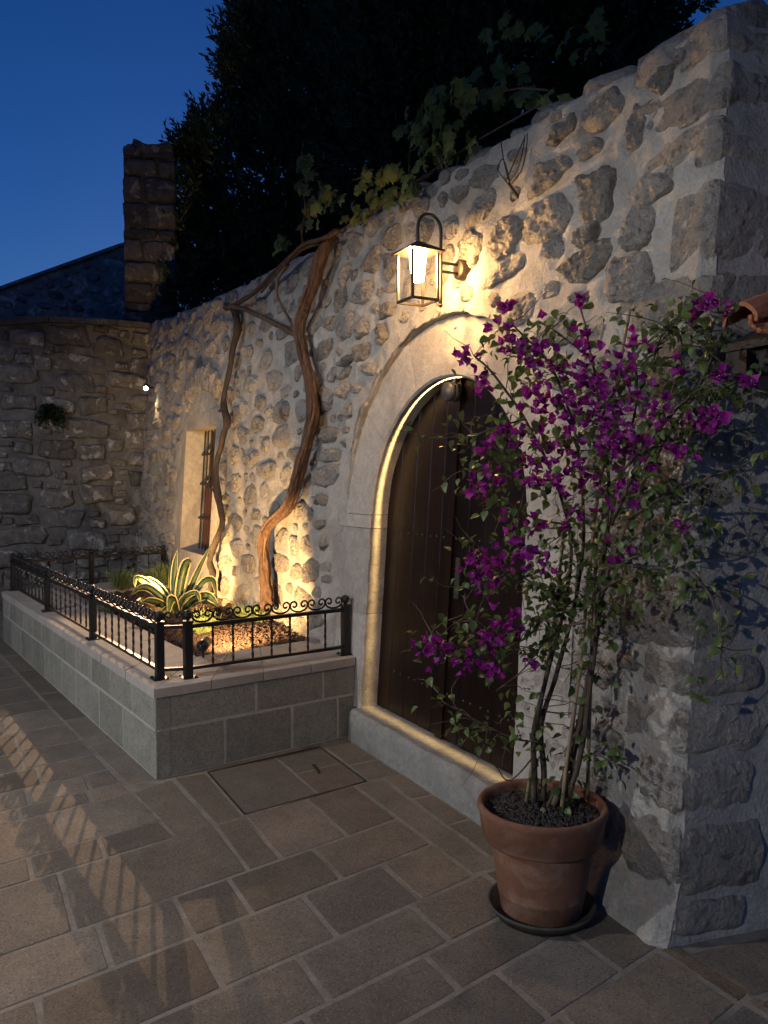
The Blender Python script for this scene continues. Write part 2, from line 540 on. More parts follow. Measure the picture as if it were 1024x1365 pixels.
def stone(mb, poly, cx, cz, height, place, seed, rough=0.5, sink=0.03, flat=False):
    """poly: outline round (cx,cz) in wall coordinates; place(s,t,h)->xyz, h = proud of the wall"""
    n = len(poly)
    rq_ = random.Random(seed * 3.3)
    tx, tz = rq_.uniform(-.35, .35), rq_.uniform(-.35, .35)
    hw, hh_ = max(abs(q[0]) for q in poly), max(abs(q[1]) for q in poly)
    if n >= 30:
        rings = [(1.08, -sink), (1.04, -0.010), (1.0, 0.0), (0.965, 0.28 * height), (0.92, 0.52 * height), (0.86, 0.74 * height)] + [(q, height * min(1.0, 0.74 + (0.86 - q) * 1.4)) for q in np.linspace(0.78, 0.06, 9 if n < 50 else 12)]
    else:
        rings = [(1.07, -sink), (1.0, 0.0), (0.95, 0.45 * height), (0.86, 0.8 * height), (0.68, 1.0 * height), (0.42, 1.0 * height), (0.18, 1.0 * height)]
    b = len(mb.v)
    nn_ = noise.noise
    for i, (q, h) in enumerate(rings):
        for x, z in poly:
            xx, zz = cx + x * q, cz + z * q
            if i >= 1:
                v = Vector((xx * 9 + seed, zz * 9, seed * 1.7))
                ridge = 0.35 - abs(nn_(v * 0.8)) * 1.6
                r2_ = 0.3 - abs(nn_(v * 2.9))
                h2 = h * (1 + tx * (x / hw) + tz * (z / hh_)) + height * rough * (0.6 * ridge + 0.6 * r2_ + 0.35 * nn_(v * 5.1))
                if n >= 30:
                    h2 += height * rough * 0.28 * nn_(v * 12.3)
                xx += 0.004 * nn_(v * 1.9)
                zz += 0.004 * nn_(v * 2.1)
            else:
                h2 = h
            mb.v.append(tuple(map(float, place(xx, zz, h2))))
    k = len(rings)
    for i in range(k - 1):
        for j in range(n):
            j2 = (j + 1) % n
            mb.f.append((b + i * n + j, b + i * n + j2, b + (i + 1) * n + j2, b + (i + 1) * n + j))
    mb.f.append(tuple(b + (k - 1) * n + j for j in range(n)))
    return mb


def pack(existing, area, sizes, allow, tries=2500, gap=0.035, sd=1):
    """dart throwing of rounded stones, large first; existing/returned: (cx, cz, w, h)"""
    rr = random.Random(sd)
    S = [tuple(e) for e in existing]
    new = []
    x0, x1, z0, z1 = area
    for (w0, w1, h0, h1), t in sizes:
        for _ in range(t):
            w, h = rr.uniform(w0, w1), rr.uniform(h0, h1)
            x, z = rr.uniform(x0, x1), rr.uniform(z0, z1)
            if not allow(x, z, w, h):
                continue
            ok = True
            for (a, b, c, d) in S:
                dx = abs(x - a) / ((w + c) / 2 + gap)
                if dx >= 1:
                    continue
                dz = abs(z - b) / ((h + d) / 2 + gap)
                if dz < 1 and dx ** 3.2 + dz ** 3.2 < 1:
                    ok = False
                    break
            if ok:
                S.append((x, z, w, h))
                new.append((x, z, w, h))
    return new


# ================================================================== PAVEMENT
RS = -0.195                                   # the paving rows run slightly askew to the facade
ground = MB()
ground.box(-60, 40, -60, 60, -0.25, -0.0022)
ground = ground.build('pavement', M['grout'])
tag(ground, 'grey brown stone slab pavement with pale grout joints', 'pavement', kind='structure')


def slab(poly, top=0.0, thick=0.03, inset=0.0095, mat='paver', name='paving_slab', parent=None, seed=0.0):
    """a stone slab with uneven, rounded edges"""
    P = [np.array(p, float) for p in poly]
    c = sum(P) / len(P)
    area = sum(P[i][0] * P[(i + 1) % len(P)][1] - P[(i + 1) % len(P)][0] * P[i][1] for i in range(len(P)))
    if area < 0:
        P = P[::-1]
    m = len(P)
    Q = []
    for i in range(m):                        # inset the corners
        a, b, d = P[i - 1], P[i], P[(i + 1) % m]
        e1 = (b - a) / (np.linalg.norm(b - a) + 1e-9)
        e2 = (d - b) / (np.linalg.norm(d - b) + 1e-9)
        n1, n2 = np.array((-e1[1], e1[0])), np.array((-e2[1], e2[0]))
        Q.append(b + (n1 + n2) / (1 + np.dot(n1, n2)) * inset)
    pts = []
    for i in range(m):
        a, b = Q[i], Q[(i + 1) % m]
        L = np.linalg.norm(b - a)
        k = max(2, int(L / 0.06))
        e = (b - a) / (L + 1e-9)
        nn = np.array((-e[1], e[0]))
        for j in range(k):
            t = j / k
            w = 0.0 if j == 0 else 0.0022 * noise.noise(Vector((a[0] * 7 + t * L * 14, a[1] * 9 + seed, seed)))
            if j == 0:
                nn2 = (c - a) / (np.linalg.norm(c - a) + 1e-9)
                pts.append(a + nn2 * 0.003)
                pts.append(a + e * min(0.012, L * 0.2))
            else:
                pts.append(a + (b - a) * t + nn * w)
    mb = MB()
    n = len(pts)
    tilt = (random.uniform(-.003, .003), random.uniform(-.003, .003))
    for q, z in ((0.0, -thick), (0.0, -0.0022), (0.003, 0.0), (0.012, 0.0006)):
        for p in pts:
            d = c - p
            d = d / (np.linalg.norm(d) + 1e-9)
            pp = p + d * q
            mb.v.append((pp[0], pp[1], top + z + (tilt[0] * (pp[0] - c[0]) + tilt[1] * (pp[1] - c[1]) if z > -thick else 0)))
    for i in range(3):
        for j in range(n):
            j2 = (j + 1) % n
            mb.f.append((i * n + j, i * n + j2, (i + 1) * n + j2, (i + 1) * n + j))
    mb.f.append(tuple(3 * n + j for j in range(n)))
    return mb.build(name, M[mat], parent)


def rq(c0, c1, y0, y1):
    """quad between row lines x = c + RS*y"""
    return [(c0 + RS * y0, y0), (c1 + RS * y0, y0), (c1 + RS * y1, y1), (c0 + RS * y1, y1)]


rows = [-1.25, -1.62, -1.947, -2.222, -2.44, -2.716, -3.049, -3.356, -3.85, -4.073, -4.50, -4.67, -4.92, -5.22, -5.55, -5.95, -6.40, -6.72, -7.2, -7.6, -8.0, -8.5, -9.1, -9.7]
heads = {-2.222: [-0.30, -0.66, -1.25, -1.9], -2.44: [-0.26, -0.82, -1.30, -1.8], -2.716: [-0.32, -0.70, -1.205, -1.75],
         -3.049: [-0.36, -0.645, -1.035, -1.475, -2.0], -3.356: [-0.36, -0.845, -1.25, -1.48, -1.77], -3.85: [-0.36, -0.655, -1.0, -1.155, -1.85],
         -4.073: [-1.345, -1.655, -1.95], -4.50: [-1.43, -1.80], -4.67: [-1.43, -1.62, -1.95], -4.92: [-1.45, -1.60, -1.9],
         -1.947: [-0.10, -0.62, -1.2], -1.62: [-0.08, -0.5, -1.0]}
ns = 0


def side_line(x):                             # the slab strip along the planter's long wall
    return -1.27 - 0.108 * (-4.33 - x) - 0.16 if x < -4.33 else -1.42


def start_y(x):                               # where the rows begin beside the planter
    return side_line(x) if x < -4.33 else -1.345 + (x + 3.565) * 0.112


for i in range(1, len(rows)):
    hi, lo = rows[i - 1], rows[i]
    hs = list(heads.get(lo, []))
    edge = None
    if lo < -4.0:
        ya, yb_ = start_y(hi + 0.28), start_y(lo + 0.28)
        hs = [min(ya, yb_)] + [q for q in hs if q < min(ya, yb_) - 0.1]
        edge = (ya, yb_)
    elif not hs:
        hs = [-0.08]
    if lo > -2.5:
        hs = [-0.012] + hs
    while hs[-1] > -3.3:
        hs.append(hs[-1] - random.uniform(0.3, 0.62))
    for n_, (a, b) in enumerate(zip(hs[:-1], hs[1:])):
        pq = rq(hi, lo, a, b)
        if n_ == 0 and edge:
            pq[0] = (hi + RS * edge[0], edge[0])
            pq[1] = (lo + RS * edge[1], edge[1])
        slab(pq, random.uniform(-.0008, .0008), seed=ns * 1.3, parent=ground)
        ns += 1
# strip slabs along the planter
x = -4.33
while x > -9.3:
    x2 = x - random.uniform(0.55, 0.9)
    slab([(x, side_line(x) + 0.16), (x2, side_line(x2) + 0.16), (x2, side_line(x2)), (x, side_line(x))], 0.0, seed=ns, parent=ground)
    x = x2
    ns += 1
# slabs beside the planter's short wall, round the cover and along the threshold
for q in ([(-4.31, -1.19), (-3.61, -1.155), (-3.565, -1.345), (-4.22, -1.42)],
          [(-4.33, -1.18), (-3.63, -1.15), (-3.66, -1.0), (-4.32, -1.0)],
          [(-3.77, -0.36), (-2.67, -0.36), (-2.66, -0.21), (-3.78, -0.19)],
          [(-4.42, -0.25), (-4.05, -0.255), (-4.06, -0.055), (-4.46, -0.055)],
          [(-4.05, -0.255), (-3.79, -0.265), (-3.79, -0.055), (-4.06, -0.055)],
          [(-3.78, -0.185), (-3.46, -0.19), (-3.46, -0.055), (-3.79, -0.055)],
          [(-3.46, -0.19), (-3.12, -0.2), (-3.12, -0.055), (-3.46, -0.055)],
          [(-3.12, -0.2), (-2.66, -0.205), (-2.66, -0.055), (-3.12, -0.055)],
          [(-2.66, -0.31), (-2.39, -0.31), (-2.44, -0.012), (-2.66, -0.012)],
          [(-3.69, -1.0), (-3.63, -1.0), (-3.77, -0.36), (-3.78, -0.36)],
          ):
    slab(q, 0.0, seed=ns, parent=ground)
    ns += 1
for yy in (0.0, 0.45, 0.9):                   # by the return wall
    slab([(-1.59 + .1 * yy, yy - 0.06), (-1.0, yy - 0.06), (-1.0, yy + 0.39), (-1.55 + .1 * yy, yy + 0.39)], 0, seed=ns, parent=ground)
    slab([(-1.87 + .2 * yy, yy - 0.03), (-1.60 + .1 * yy, yy - 0.05), (-1.56 + .1 * yy, yy + 0.39), (-1.79 + .2 * yy, yy + 0.40)], 0, seed=ns, parent=ground)

# ---- recessed access cover
cov = [(-4.325, -0.99), (-4.43, -0.27), (-3.79, -0.275), (-3.68, -0.99)]
cover = thing('access_cover', (-4.05, -0.63, 0), 'square stone filled access cover with dark steel frame in pavement', 'manhole cover')
mb = MB()
for i in range(4):
    a, b = np.array(cov[i]), np.array(cov[(i + 1) % 4])
    e = (b - a) / np.linalg.norm(b - a)
    nn = np.array((-e[1], e[0])) * 0.004
    n0 = len(mb.v)
    for p in (a - nn, b - nn, b + nn, a + nn):
        mb.v.append((p[0], p[1], -0.03))
    for p in (a - nn, b - nn, b + nn, a + nn):
        mb.v.append((p[0], p[1], 0.002))
    mb.f += [tuple(n0 + k for k in q) for q in ((4, 5, 6, 7), (0, 1, 5, 4), (2, 3, 7, 6), (1, 2, 6, 5), (3, 0, 4, 7))]
mb.build('frame', M['steel'], cover)
A_, B_, C_, D_ = (np.array(q) for q in cov)
mid1, mid2 = A_ * 0.42 + B_ * 0.58, D_ * 0.42 + C_ * 0.58
slab([A_, D_, mid2, mid1], -0.0005, inset=0.007, parent=cover, name='inset_slab', seed=3)
cm1, cm2 = (mid1 + mid2) / 2, (B_ + C_) / 2
slab([mid1, cm1, cm2, B_], -0.0005, inset=0.006, parent=cover, name='inset_slab', seed=4)
slab([cm1, mid2, C_, cm2], -0.0005, inset=0.006, parent=cover, name='inset_slab', seed=5)
hc = cm1 * 0.55 + cm2 * 0.45
MB().obox((hc[0], hc[1], 0.0012), (1, -.16, 0), (.16, 1, 0), (0, 0, 1), 0.07, 0.008, 0.0025).build('lifting_slot', M['steel'], cover)

# ================================================================== HOUSE FACADE
XL, XR = -11.25, -1.915
house = thing('stone_house', (-6.0, 0.3, 0), 'pale rubble stone house front with an arched wooden door', 'house')
ACX, ACZ, AR = -3.678, 1.405, 0.772              # door arch: centre and radius
AO = 1.10                                      # outer radius of the smooth arch band
TOPX = [-11.6, -11.16, -8.75, -6.9, -5.9, -5.26, -5.2, -4.6, -4.05, -3.55, -2.97, -2.33, -2.0, -1.6]
TOPZ = [3.80, 3.78, 3.58, 3.43, 3.37, 3.30, 3.36, 3.33, 3.28, 3.28, 3.28, 3.23, 3.22, 3.20]
WX0, WX1, WZ0, WZ1 = -8.93, -7.78, 0.875, 2.19   # window opening


def ztop(x):
    return float(np.interp(x, TOPX, TOPZ)) + 0.03 * noise.noise(Vector((x * 3.1, 0.3, 0))) + 0.02 * noise.noise(Vector((x * 9, 4, 0)))


PR = 0.048                                     # rubble face stands proud of the dressed stone


def face_off(x, z):
    k = 0.0
    if z < ACZ + 0.5:
        k = min(1.0, max(0.0, (1.50 - abs(x - ACX)) / 0.34)) * min(1.0, max(0.0, (ACZ + 0.5 - z) / 0.5)) ** 0.7
    o = PR * (1 - 1.1 * k) + 0.018 * (1 - k) * noise.noise(Vector((x * 2.1, z * 2.1, 1))) + (1 - 0.7 * k) * (0.016 * noise.noise(Vector((x * 5.3, z * 6.1, 7))) + 0.011 * noise.noise(Vector((x * 14, z * 15, 8)))) + (1 - 0.7 * k) * 0.009 * noise.noise(Vector((x * 7, z * 7, 2))) + 0.004 * noise.noise(Vector((x * 29, z * 31, 3)))
    o += 0.05 * max(0.0, 0.25 - z) / 0.25 * (1 if x > -2.9 else 0)
    return o


def corner_x(z):
    return XR + 0.022 * noise.noise(Vector((z * 1.7, 2, 2))) + 0.012 * noise.noise(Vector((z * 6, 5, 2)))


def in_open(x, z):
    if abs(x - ACX) < 0.95 and z < ACZ:
        return True
    if z >= ACZ and math.hypot(x - ACX, z - ACZ) < AO - 0.004:
        return True
    if WX0 - 0.1 < x < WX1 + 0.1 and WZ0 - 0.09 < z < WZ1 + 0.1:
        return True
    return False


def facade_sheet(stones):
    cols = list(np.linspace(XL, -5.4, 130)) + list(np.linspace(-5.4, XR, 156))[1:]
    NX, NZ = len(cols) - 1, 140
    verts, idx, faces = [], {}, []
    for i in range(NX + 1):
        x = cols[i]
        zt = ztop(x)
        for j in range(NZ + 1):
            z = -0.02 + (zt + 0.02) * j / NZ
            x_, z_ = x, z
            r_ = math.hypot(x - ACX, z - ACZ)
            if z > ACZ and AO - 0.045 < r_ < AO + 0.008:        # follow the rim of the arch band
                q_ = (AO + 0.012 * noise.noise(Vector((x * 12, z * 12, 0)))) / r_
                x_, z_ = ACX + (x - ACX) * q_, ACZ + (z - ACZ) * q_
            rnd = 0.0
            if i >= NX - 1:                    # worn corner
                x_ = x_ + (corner_x(z_) - XR) - (0.018 if i == NX - 1 else 0)
                rnd = 0.004 if i == NX - 1 else 0.030
            verts.append((x_, wy(z_, face_off(min(x_, XR), z_)) + rnd + (0.05 if j == NZ else 0.0), z_))
    V = np.array(verts)
    best = np.full(len(V), 9.0)
    for (sx, sz, sw, sh) in stones:             # mortar laps up round each stone
        box = np.where((np.abs(V[:, 0] - sx) < sw) & (np.abs(V[:, 2] - sz) < sh))[0]
        m_ = (np.abs((V[box, 0] - sx) / (sw / 2)) ** 2.6 + np.abs((V[box, 2] - sz) / (sh / 2)) ** 2.6) ** (1 / 2.6)
        best[box] = np.minimum(best[box], m_)
    lap = np.exp(-((best - 1.15) / 0.16) ** 2)
    for i in range(len(V)):
        if lap[i] > 0.02 or best[i] < 0.9:
            nz_ = noise.noise(Vector((V[i, 0] * 6, V[i, 2] * 6, 31)))
            V[i, 1] -= lap[i] * (0.009 + 0.010 * nz_)
            if best[i] < 0.92:
                V[i, 1] += 0.008 - 0.006 * nz_
    verts = [tuple(q) for q in V]
    for i in range(NX):
        for j in range(NZ):
            q = [i * (NZ + 1) + j, (i + 1) * (NZ + 1) + j, (i + 1) * (NZ + 1) + j + 1, i * (NZ + 1) + j + 1]
            c = np.mean([verts[k] for k in q], axis=0)
            if not in_open(c[0], c[2]):
                faces.append(q)
    # top and back
    b = len(verts)
    for i in range(NX + 1):
        x = cols[i]
        zt = ztop(x)
        verts.append((x, 0.55, zt - 0.03 + 0.02 * noise.noise(Vector((x * 4, 9, 0)))))
        verts.append((x, 0.55, -0.02))
    for i in range(NX):
        f0, f1 = i * (NZ + 1) + NZ, (i + 1) * (NZ + 1) + NZ
        faces.append([f0, f1, b + 2 * i + 2, b + 2 * i])
        faces.append([b + 2 * i, b + 2 * i + 2, b + 2 * i + 3, b + 2 * i + 1])
    return big_mesh('wall_face', np.array(verts), np.array(faces), M['mortar'], True)


mb = MB()
for i in range(121):                            # rough edge of the rubble where it stops over the arch band
    a = math.pi * i / 120
    ex = 0.012 * noise.noise(Vector(((ACX + math.cos(a) * AO) * 12, (ACZ + math.sin(a) * AO) * 12, 0)))
    for r_, q_ in ((AO + 0.02, 0.75), (AO + 0.001, 0.97), (AO - 0.003, 0.5), (AO - 0.004, -1)):
        r2 = r_ + ex + (0.007 * noise.noise(Vector((math.cos(a) * 31, math.sin(a) * 31, q_ * 4))) if q_ < 0.9 else 0)
        x, z = ACX + math.cos(a) * r2, ACZ + math.sin(a) * r2
        mb.v.append((x, wy(z, face_off(x, z) * q_ if q_ > 0 else -0.012), z))
for i in range(120):
    for j in range(3):
        mb.f.append((i * 4 + j, i * 4 + j + 1, (i + 1) * 4 + j + 1, (i + 1) * 4 + j))
mb.build('arch_rim', M['mortar'], house, True)
# the return wall past the corner
RD = np.array((0.2, 0.98))


def ret_place(s, z, h):
    x = XR + (corner_x(z) - XR) * max(0, 1 - s / 0.3) + RD[0] * s + 0.98 * h
    y = (wy(z, face_off(XR, z)) + 0.0298) * (1 - min(1, s / 0.6)) + RD[1] * s - 0.2 * h
    return (x, y, z)


v, f_ = [], []
NS, NZ = 60, 70
for i in range(NS + 1):
    s = 3.2 * i / NS
    for j in range(NZ + 1):
        z = -0.02 + (3.2 + 0.03 * noise.noise(Vector((s * 3, 3, 3))) + 0.02) * j / NZ
        v.append(ret_place(s, z, 0.012 * noise.noise(Vector((s * 2.3, z * 2.3, 8))) + 0.007 * noise.noise(Vector((s * 8, z * 8, 8))) * (1 if i else 0)))
for i in range(NS):
    for j in range(NZ):
        f_.append((i * (NZ + 1) + j, (i + 1) * (NZ + 1) + j, (i + 1) * (NZ + 1) + j + 1, i * (NZ + 1) + j + 1))
link('side_wall_face', big_mesh('side_wall_face', np.array(v), np.array(f_), M['mortar'], True), house)
MB().box(-11.2, -1.97, 0.56, 0.62, 0, 3.2).build('wall_core', M['oldmortar'], house)


def fplace(s, t, h):
    return (s, wy(t, face_off(s, t)) - h, t)


# --- traced stones of the upper right, as pixel boxes measured on the wall plane
def zb(x0, y0, sc_, boxes):
    return [(x0 + a / sc_, y0 + b / sc_, x0 + c / sc_, y0 + d / sc_) for a, b, c, d in boxes]


traced = zb(640, 0, 2.667, [(445, 920, 610, 1095), (300, 880, 455, 1000), (515, 735, 620, 890), (328, 800, 428, 890), (335, 600, 492, 795), (545, 630, 690, 720),
                            (185, 560, 340, 672), (162, 708, 325, 860), (30, 770, 150, 940), (515, 385, 585, 545), (360, 330, 510, 455), (595, 235, 688, 340),
                            (240, 430, 340, 512), (20, 930, 160, 1000), (230, 850, 300, 920), (360, 480, 440, 560), (700, 180, 740, 225), (560, 900, 640, 930),
                            (100, 520, 175, 575)])
traced += zb(430, 240, 3.531, [(205, 325, 275, 440), (55, 500, 115, 600), (75, 608, 150, 740), (150, 475, 240, 590), (150, 660, 225, 760), (250, 680, 315, 775),
                               (165, 770, 225, 850), (75, 385, 130, 490), (120, 250, 195, 350), (300, 230, 370, 322), (290, 335, 362, 470), (65, 832, 150, 872),
                               (85, 882, 135, 930), (75, 950, 140, 1040), (185, 862, 255, 925), (350, 715, 440, 780), (280, 580, 345, 650), (395, 470, 440, 560),
                               (455, 190, 530, 290), (560, 180, 640, 268), (610, 30, 690, 108), (690, 60, 815, 180), (640, 265, 755, 420), (780, 180, 925, 375),
                               (690, 470, 800, 570), (830, 385, 960, 530), (480, 560, 560, 620), (600, 590, 690, 630), (470, 330, 520, 420)])
traced += zb(420, 560, 4.01, [(40, 30, 130, 130), (20, 150, 125, 225), (0, 240, 110, 350), (0, 390, 60, 450), (75, 400, 125, 440), (65, 530, 110, 590), (10, 530, 50, 590),
                              (20, 620, 60, 700), (75, 660, 105, 710), (10, 760, 105, 890)])
# --- big quoins of the corner (pixel boxes; they turn the corner)
S0 = []
for (a, b, c, d) in traced:
    p0, p1 = W((a + c) / 2, d, PR), W((a + c) / 2, b, PR)
    pl, pr_ = W(a, (b + d) / 2, PR), W(c, (b + d) / 2, PR)
    cx_, cz_ = (pl[0] + pr_[0]) / 2, (p0[2] + p1[2]) / 2
    w_, h_ = abs(pr_[0] - pl[0]) * 1.1, abs(p1[2] - p0[2]) * 1.1
    if not any(abs(cx_ - q[0]) < (w_ + q[2]) * 0.38 and abs(cz_ - q[1]) < (h_ + q[3]) * 0.38 for q in S0):
        S0.append((cx_, cz_, w_, h_))
quoins = []
zq_, rq9 = 0.02, random.Random(31)
while zq_ < 3.12:
    hq_ = rq9.choice((0.13, 0.17, 0.21, 0.25, 0.29))
    z0, z1, wq = zq_, min(3.26, zq_ + hq_), rq9.choice((0.18, 0.26, 0.33, 0.42, 0.48))
    zq_ = z1 + rq9.uniform(0.012, 0.045)
    quoins.append((z0, z1, wq))
QB = [(XR - wq / 2, (z0 + z1) / 2, wq + 0.02, z1 - z0) for z0, z1, wq in quoins]


def allow(x, z, w, h):
    if z - h / 2 < 0.04 or z + h / 2 > ztop(x) - 0.01 or x + w / 2 > XR - 0.02 or x - w / 2 < XL + 0.03:
        return False
    if z < ACZ + 0.2 and -4.93 - w / 2 < x < -2.52 + w / 2:
        return False
    if math.hypot(x - ACX, z - ACZ) < AO + 0.03 + (w + h) * 0.26 and z > ACZ:
        return False
    if WX0 - 0.3 - w / 2 < x < WX1 + 0.2 + w / 2 and WZ0 - 0.28 - h / 2 < z < WZ1 + 0.62 + h / 2:
        return False
    return True


S0 = [q for q in S0 if allow(q[0], q[1], q[2] * 0.7, q[3] * 0.7)]
fillR = pack(S0 + QB, (-5.6, XR, 0.0, 3.35), [((0.24, 0.38, 0.14, 0.21), 1200), ((0.15, 0.25, 0.10, 0.15), 2200), ((0.08, 0.14, 0.05, 0.10), 5000)], allow, gap=0.010, sd=4)
fillL = pack(S0 + QB + fillR, (XL, -5.0, 0.0, 3.8), [((0.28, 0.44, 0.14, 0.20), 2500), ((0.17, 0.28, 0.10, 0.15), 4000), ((0.09, 0.17, 0.06, 0.11), 6000)], allow, gap=0.014, sd=5)
facing = [(q, 1.0) for q in S0] + [(q, 0.8) for q in fillR] + [(q, 0.8) for q in fillL]
facing.sort(key=lambda e: -(e[0][2] * e[0][3]) / (((e[0][0]) ** 2 + 4) ** 1.2))
link('wall_face', facade_sheet([q for q, _ in facing]), house)
extra = MB()
for k, ((x, z, w, h), amp) in enumerate(facing):
    po = outline(w * 1.05, h * 1.08, (56 if w * h > 0.025 else 34) if x > -5.4 else 18, random.uniform(2.6, 4.3), 0.33, random.uniform(-.2, .2), k * 3.7)
    hh = (0.022 + 0.014 * random.random()) * amp * (1.0 if w > 0.14 else 0.7)
    if k < 285:
        stone(MB(), po, x, z, hh, fplace, k * 2.3, 1.15).build('stone', M['rubble'], house, True)
    else:
        stone(extra, po, x, z, hh, fplace, k * 2.3, 0.6)
if extra.v:
    tag(extra.build('small_stones', M['rubble'], house, True), kind='stuff')
# quoins: blocks that show on both faces
for k, (z0, z1, wq) in enumerate(quoins):
    mb = MB()
    dep = 0.62 - wq if k % 2 else 0.30
    nx, ny, nz = 14, 12, 9
    pts = {}

    def qp(a, b, c, z0=z0, z1=z1, wq=wq, dep=dep, k=k):
        z = z0 + (z1 - z0) * c
        s_, yy = -wq * (1 - a), dep * b * (1 + 0.10 * noise.noise(Vector((z * 9, k, 4))))
        s_ *= 1 + 0.16 * noise.noise(Vector((z * 7, k * 3.1, 9)))
        x = corner_x(z) + 0.004 + s_ + 0.2 * yy
        y = wy(z, PR + 0.010 + 0.006 * noise.noise(Vector((k * 2.2, 1, 1)))) + yy + (0.02 * max(0, 1 - (1 - a) * wq / 0.035) if b < 0.1 else 0)
        n_ = noise.noise(Vector((x * 9 + k, y * 9, z * 9))) + 0.6 * noise.noise(Vector((x * 23, y * 23, z * 23)))
        rx = 0.02 * ((2 * c - 1) ** 4)
        return (x + (0.016 * n_ - rx) * (1 if a > 0.9 else 0), y - (0.016 * n_ - rx) * (1 if b < 0.1 else 0), z + 0.02 * noise.noise(Vector((x * 4, k * 5, y * 4))) + 0.008 * noise.noise(Vector((x * 6, y * 6, k))))
    def sheet(fn, n1, n2, mb=mb):
        b0 = len(mb.v)
        for i in range(n1 + 1):
            for j in range(n2 + 1):
                mb.v.append(tuple(map(float, fn(i / n1, j / n2))))
        for i in range(n1):
            for j in range(n2):
                q = b0 + i * (n2 + 1) + j
                mb.f.append((q, q + n2 + 1, q + n2 + 2, q + 1))
    sheet(lambda a, c: qp(a, 0, c), nx, nz)
    sheet(lambda b, c: qp(1, b, c), ny, nz)
    sheet(lambda a, b: qp(a, b, 1), 3, 3)
    sheet(lambda a, b: qp(a, 1 - b, 0), 3, 3)
    sheet(lambda b, c: qp(0, 1 - b, c), 3, nz)
    mb.build('quoin', M['rubble'], house, True)
# stones of the return wall
rs = pack([(0.1, (z0 + z1) / 2, (0.62 - wq if k % 2 else 0.30) * 2 - 0.1, z1 - z0) for k, (z0, z1, wq) in enumerate(quoins)], (0.2, 2.2, 0.05, 3.15),
          [((0.2, 0.34, 0.13, 0.2), 400), ((0.1, 0.2, 0.08, 0.14), 500)], lambda x, z, w, h: z - h / 2 > 0.04 and z + h / 2 < 3.15, gap=0.035, sd=9)
for k, (s, z, w, h) in enumerate(rs[:40]):
    stone(MB(), outline(w, h, 14, 2.8, 0.2, 0, k * 5.1), s, z, 0.022, ret_place, k * 1.9, 0.5).build('side_stone', M['rubble'], house, True)

# --- smooth arch band, jambs, impost: each dressed stone its own piece
RV = 0.125                                     # reveal depth


def ring_seg(a0, a1, r0, r1, gap=0.003, nn=10):
    """dressed voussoir between angles, front at off 0, back at the door"""
    mb = MB()
    pr = [(r0 + 0.012, 0.0), (r1, 0.0), (r1 + 0.02, RV), (r0, RV), (r0, 0.014)]
    a0 += gap
    a1 -= gap
    for i in range(nn + 1):
        a = a0 + (a1 - a0) * i / nn
        for (r, d) in pr:
            jr = 0.004 * noise.noise(Vector((a * 9, r * 8, d * 7)))
            x, z = ACX + math.cos(a) * (r + jr), ACZ + math.sin(a) * (r + jr)
            mb.v.append((x, wy(z) + d + 0.004 * noise.noise(Vector((x * 6, z * 6, 3))), z))
    k = len(pr)
    for i in range(nn):
        for j in range(k):
            j2 = (j + 1) % k
            mb.f.append((i * k + j, i * k + j2, (i + 1) * k + j2, (i + 1) * k + j))
    mb.f.append(tuple(range(k))[::-1])
    mb.f.append(tuple(nn * k + j for j in range(k)))
    return mb


for a0, a1 in ((0.0, 0.62), (0.62, 1.22), (1.22, 1.95), (1.95, 2.52), (2.52, math.pi)):
    ring_seg(a0, a1, AR, AO + 0.015, 0.002, 14).build('arch_stone', M['surround'], house, False)


def jamb(x0, x1, z0, z1, off, seed, side):
    """jamb block with a worn arris on the door side (side=+1: door to the right)"""
    mb = MB()
    nz = max(3, int((z1 - z0) / 0.04))
    b = 0.014
    if side > 0:
        pr = [(x0, 0), (x1 - b, 0), (x1, b), (x1, RV + off), (x0, RV + off)]
    else:
        pr = [(x0, b), (x0 + b, 0), (x1, 0), (x1, RV + off), (x0, RV + off)]
    for i in range(nz + 1):
        z = z0 + (z1 - z0) * i / nz
        for (x, d) in pr:
            w = 0.006 * noise.noise(Vector((x * 5 + seed, z * 9, d * 9)))
            edge = (x1 if side > 0 else x0)
            mb.v.append((x + (w if abs(x - edge) < 0.02 else 0), wy(z) - off + d + (w if d < 0.05 else 0), z))
    k = 5
    for i in range(nz):
        for j in range(k):
            j2 = (j + 1) % k
            mb.f.append((i * k + j, i * k + j2, (i + 1) * k + j2, (i + 1) * k + j))
    mb.f.append(tuple(range(k))[::-1])
    mb.f.append(tuple(nz * k + j for j in range(k)))
    return mb


JL, JR_ = ACX - AR, ACX + AR
for z0, z1, wj, off in ((0.19, 0.78, 0.40, 0.002), (0.784, 1.318, 0.37, 0.004), (1.322, 1.403, 0.47, 0.008)):
    jamb(JL - wj, JL, z0, z1, off, z0 * 7, 1).build('jamb_stone', M['surround'], house)
for z0, z1, wj, off in ((0.02, 0.62, 0.40, 0.002), (0.624, 1.318, 0.36, 0.004), (1.322, 1.403, 0.46, 0.008)):
    jamb(JR_, JR_ + wj, z0, z1, off, z0 * 5, -1).build('jamb_stone', M['surround'], house)
